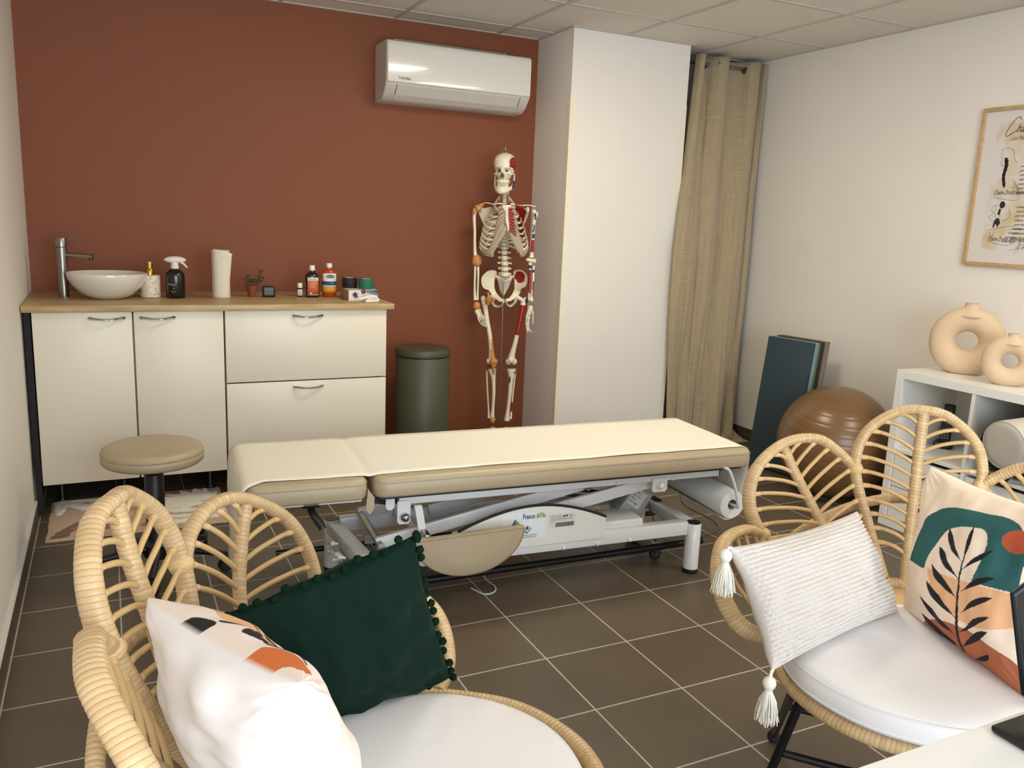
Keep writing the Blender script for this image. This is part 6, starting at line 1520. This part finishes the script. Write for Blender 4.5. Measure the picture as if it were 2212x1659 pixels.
def print_col(a, b_):
    q = HM @ np.array([a, b_, 1]); x, y = q[0]/q[2], q[1]/q[2]
    for P_, x0, x1, y0, y1 in LP_:
        if x0 <= x <= x1 and y0 <= y <= y1 and inpoly(x, y, P_): return CC['blk']
    for (x0, y0), (x1, y1) in zip(STEM, STEM[1:]):
        if y0 <= y <= y1 and abs(x-(x0+(x1-x0)*(y-y0)/(y1-y0))) < 4+6*max(0, (y-700))/700: return CC['blk']
    if (x-880)**2/105**2+(y-588)**2/98**2 < 1: return CC['red']
    if inpoly(x, y, ARCH): return CC['teal']
    if y > 1120 and inpoly(x, y, RUST): return CC['rust']
    if inpoly(x, y, PEACH): return CC['peach']
    return CC['base']
m_printc = mat('printed_cotton', (240,222,204), .8, attr='pattern', bump=.1, bscale=50, bdetail=6, bdist=.003)
def print_col2(a, b_):
    def el(cu, cv, ru, rv, ang=0):
        c_, s_ = math.cos(ang*D), math.sin(ang*D); x, y = a-cu, b_-cv
        return ((x*c_+y*s_)/ru)**2+((-x*s_+y*c_)/rv)**2 < 1
    for q in ((.925,.33,.020,.085,8),(.865,.45,.022,.075,20),(.815,.50,.020,.06,-35),(.86,.56,.026,.055,30),(.79,.60,.022,.07,-20),(.83,.66,.018,.06,25),(.76,.70,.02,.06,-30),(.70,.50,.02,.10,10),(.62,.60,.03,.10,40),(.6,.4,.03,.1,-30)):
        if el(*q): return CC['blk']
    if abs(a-(.74+.12*(b_-.3))) < .004 and .3 < b_ < .8: return CC['blk']
    if el(.87,.80,.062,.12,6): return CC['orange']
    if el(.72,.30,.13,.17,-15) or el(.80,.56,.055,.20,12): return CC['peach']
    if el(.35,.5,.22,.3): return CC['teal']
    return CC['pale']
def leaf_pillow(label, corners, T, facing, seed, bow=.06, sh=0.):
    b, fn, n, base = pillow(corners, T, 300, 300, bow, .0042, seed, ((lambda a, b_: print_col2(a-.085, b_)) if sh else print_col), None, np.array(lin((244,240,240))), facing)
    t = thing('leaf_print_pillow', label, 'pillow', tuple(base(0, -1)), 'leaf print pillows')
    obj('cover', b, m_printc, t, ang=180)
    return t
PRC = [(.812,-3.300,.822),(.690,-3.690,.848),(.655,-3.700,.480),(.773,-3.312,.472)]
_b, _fn, _n, _base = pillow(PRC, .072, 4, 4, .06, 0., 1)
rowsA, rowsB = [], []
for a in (-.8,-.5,-.2,.1,.4,.7):
    for c in (-.8,-.5,-.2,.1,.4,.7):
        d = np.array(_fn(a, c, 1))-CAM; X = d.dot(AR)/d.dot(AF)*CF+1106; Y = 829.5-d.dot(AU)/d.dot(AF)*CF; X, Y = ZP(X, Y); x, y = (a+1)/2, (c+1)/2
        rowsA.append([x,y,1,0,0,0,-X*x,-X*y]); rowsB.append(X); rowsA.append([0,0,0,x,y,1,-Y*x,-Y*y]); rowsB.append(Y)
HM = np.append(np.linalg.lstsq(np.array(rowsA), np.array(rowsB), rcond=None)[0], 1).reshape(3,3)
leaf_pillow('square pillow printed with a black leaf sprig and teal arch on the right armchair',
    PRC, .072, 1, 1)
leaf_pillow('square leaf print pillow showing its white back on the left armchair, beside the green pillow',
    [(-.63,-3.69,.478),(-.733,-3.713,.84),(-.872,-3.30,.778),(-.745,-3.262,.478)], .088, -1, 5, .05, .2)
# white knitted lumbar pillow with tassels
def knit(u, v):
    rows = v*13+.3*u*u; r_ = abs(math.sin(math.pi*rows)); k = int(math.floor(rows)); c_ = abs(math.sin(math.pi*(u*23+.5*(k % 2))))
    return .0062*(r_**.7)*(.5+.5*c_**.8)-.003
WC = [(.231,-3.296,.700),(.705,-3.200,.690),(.722,-3.335,.487),(.252,-3.428,.487)]
b, fnw, nw_, basew = pillow(WC, .068, 330, 230, .085, .004, 2, None, knit, None, 1)
tw = thing('textured_pillow', 'cream rectangular pillow with knitted bobble rows and corner tassels', 'pillow', tuple(basew(0,-1)))
m_knit = mat('cream_knit', (216,209,202), .95, sheen=.05, bump=.6, bscale=700)
obj('cover', b, m_knit, tw, ang=180)
m_tas = mat('tassel_yarn', (232,228,216), .9)
random.seed(3)
def tassel(p, out):
    o = obj('tassel', MB().tube([p-out*.012, p+out*.003, p+out*.006+Vector((0,0,-.008))], .0035, 8).ball(p+out*.008+Vector((0,0,-.020)), .0135, 16, sc=(1,1,1.08)).lathe([(.0085,-.040),(.0075,-.034),(.0095,-.028)], 16, c=tuple(p+out*.008)), m_tas, tw)
    st = MB(); c = p+out*.008+Vector((0,0,-.036))
    for k in range(110):
        a = random.uniform(0, 2*math.pi); q = random.uniform(.2, 1)**.5; L = random.uniform(.058,.070)
        d = Vector((math.cos(a), math.sin(a), 0))*q
        st.tube([c+d*.006, c+d*.017+Vector((0,0,-L*.35)), c+d*.021+Vector((random.uniform(-.002,.002),0,-L*.7)), c+d*.0225+Vector((random.uniform(-.004,.004),random.uniform(-.004,.004),-L))], [.0011,.0012,.0011,.0009], 4)
    s_ = obj('fringe', st, m_tas, o); s_['kind'] = 'stuff'
cen = sum((Vector(c) for c in WC), Vector())/4
for c in WC[:1]+WC[3:]: tassel(Vector(c), (Vector(c)-cen).normalized())
# green velvet pillow with pompoms
GC = [(-.785,-3.272,.712),(-.456,-3.287,.814),(-.328,-3.160,.455),(-.665,-3.155,.395)]
b, fng, ng, baseg = pillow(GC, .058, 110, 110, .045, .005, 9, None, None, None, 1)
def velvet():
    M = mat('dark_green_velvet', (9,32,24), .9, sheen=.12, bump=.2, bscale=12, bdetail=5, bdist=.004); nt, b_ = nodes_of(M); b_.inputs['Specular IOR Level'].default_value=.15; b_.inputs['Sheen Roughness'].default_value=.35; b_.inputs['Sheen Tint'].default_value=(.25,.5,.42,1); return M
tg = thing('green_pillow', 'dark green velvet pillow edged with small pompoms on the left armchair', 'pillow', tuple(baseg(0,-1)))
obj('cover', b, velvet(), tg, ang=180)
m_pom = mat('green_pompom', (10,34,17), .95, spec=.1, bump=1, bscale=300, sheen=.0)
gl = [baseg(-1+2*k/40, 1) for k in range(40)]+[baseg(1, 1-2*k/40) for k in range(40)]+[baseg(1-2*k/40, -1) for k in range(40)]+[baseg(-1, -1+2*k/40) for k in range(40)]
obj('edge_cord', MB().tube(gl, .0016, 6, closed=True), m_pom, tg)
random.seed(21); gcen = sum((Vector(c) for c in GC), Vector())/4
for side in range(4):
    for k in range(15):
        f = -0.97+1.94*k/14+random.uniform(-.02,.02)
        p = (baseg(f,1), baseg(1,f), baseg(f,-1), baseg(-1,f))[side]; o = (p-gcen).normalized()
        c = p+o*random.uniform(.002,.010)+ng*random.uniform(-.006,.010); pm = MB().ball(c, .0074, 12)
        pm.v = [tuple(Vector(v)+(Vector(v)-c)*.22*noise.noise(Vector(v)*350)) for v in pm.v]
        pm.tube([p, c], .0012, 5); obj('pompom', pm, m_pom, tg, ang=180)
# ------------------------------------------------------------------ desk and tablet in the foreground
m_desk = mat('white_desk_top', (240,238,234), .3)
t = thing('white_desk', 'white desk corner in the foreground at lower right', 'desk', (.35, -4.3, 0))
obj('desk_top', MB().rbox((-.42,-4.62,.725),(1.25,-3.972,.749), .002, 2), m_desk, t, ang=30)
for x in (-.38, 1.19):
    for y in (-4.57, -4.03): obj('leg', MB().rbox((x-.02,y-.02,0),(x+.02,y+.02,.725), .002, 1), m_wmetal, t)
A0 = Vector((.029,-4.0,.944)); B0 = Vector((.092,-3.995,.800)); ed = (B0-A0).normalized(); xd = Vector((.912,-.02,.40)).normalized(); xd = (xd-ed*xd.dot(ed)).normalized(); nd = xd.cross(ed).normalized()
MT = Matrix(((xd.x, ed.x, nd.x, A0.x),(xd.y, ed.y, nd.y, A0.y),(xd.z, ed.z, nd.z, A0.z),(0,0,0,1)))
t = thing('tablet_on_stand', 'black tablet leaning on a stand at the right edge of the white desk', 'tablet', (.12,-4.02,.74))
obj('body', MB().rbox((0,0,-.004),(.25,.165,.004), .0038, 3, M=MT), mat('dark_blue_metal', (28,31,37), .35, metal=.5), t)
obj('screen', MB().rbox((.006,.006,.0035),(.244,.159,.0046), .0008, 1, M=MT).rbox((.004,.004,-.0046),(.246,.161,-.0035), .0008, 1, M=MT), mat('black_glass', (6,6,7), .35, spec=.2), t)
obj('stand_foot', MB().rbox((.055,-4.05,.7495),(.22,-3.985,.760), .006, 3), m_black, t)
obj('stand_arm', MB().tube([(.13,-4.03,.75),(.15,-4.02,.83)], .012, 12), m_black, t)
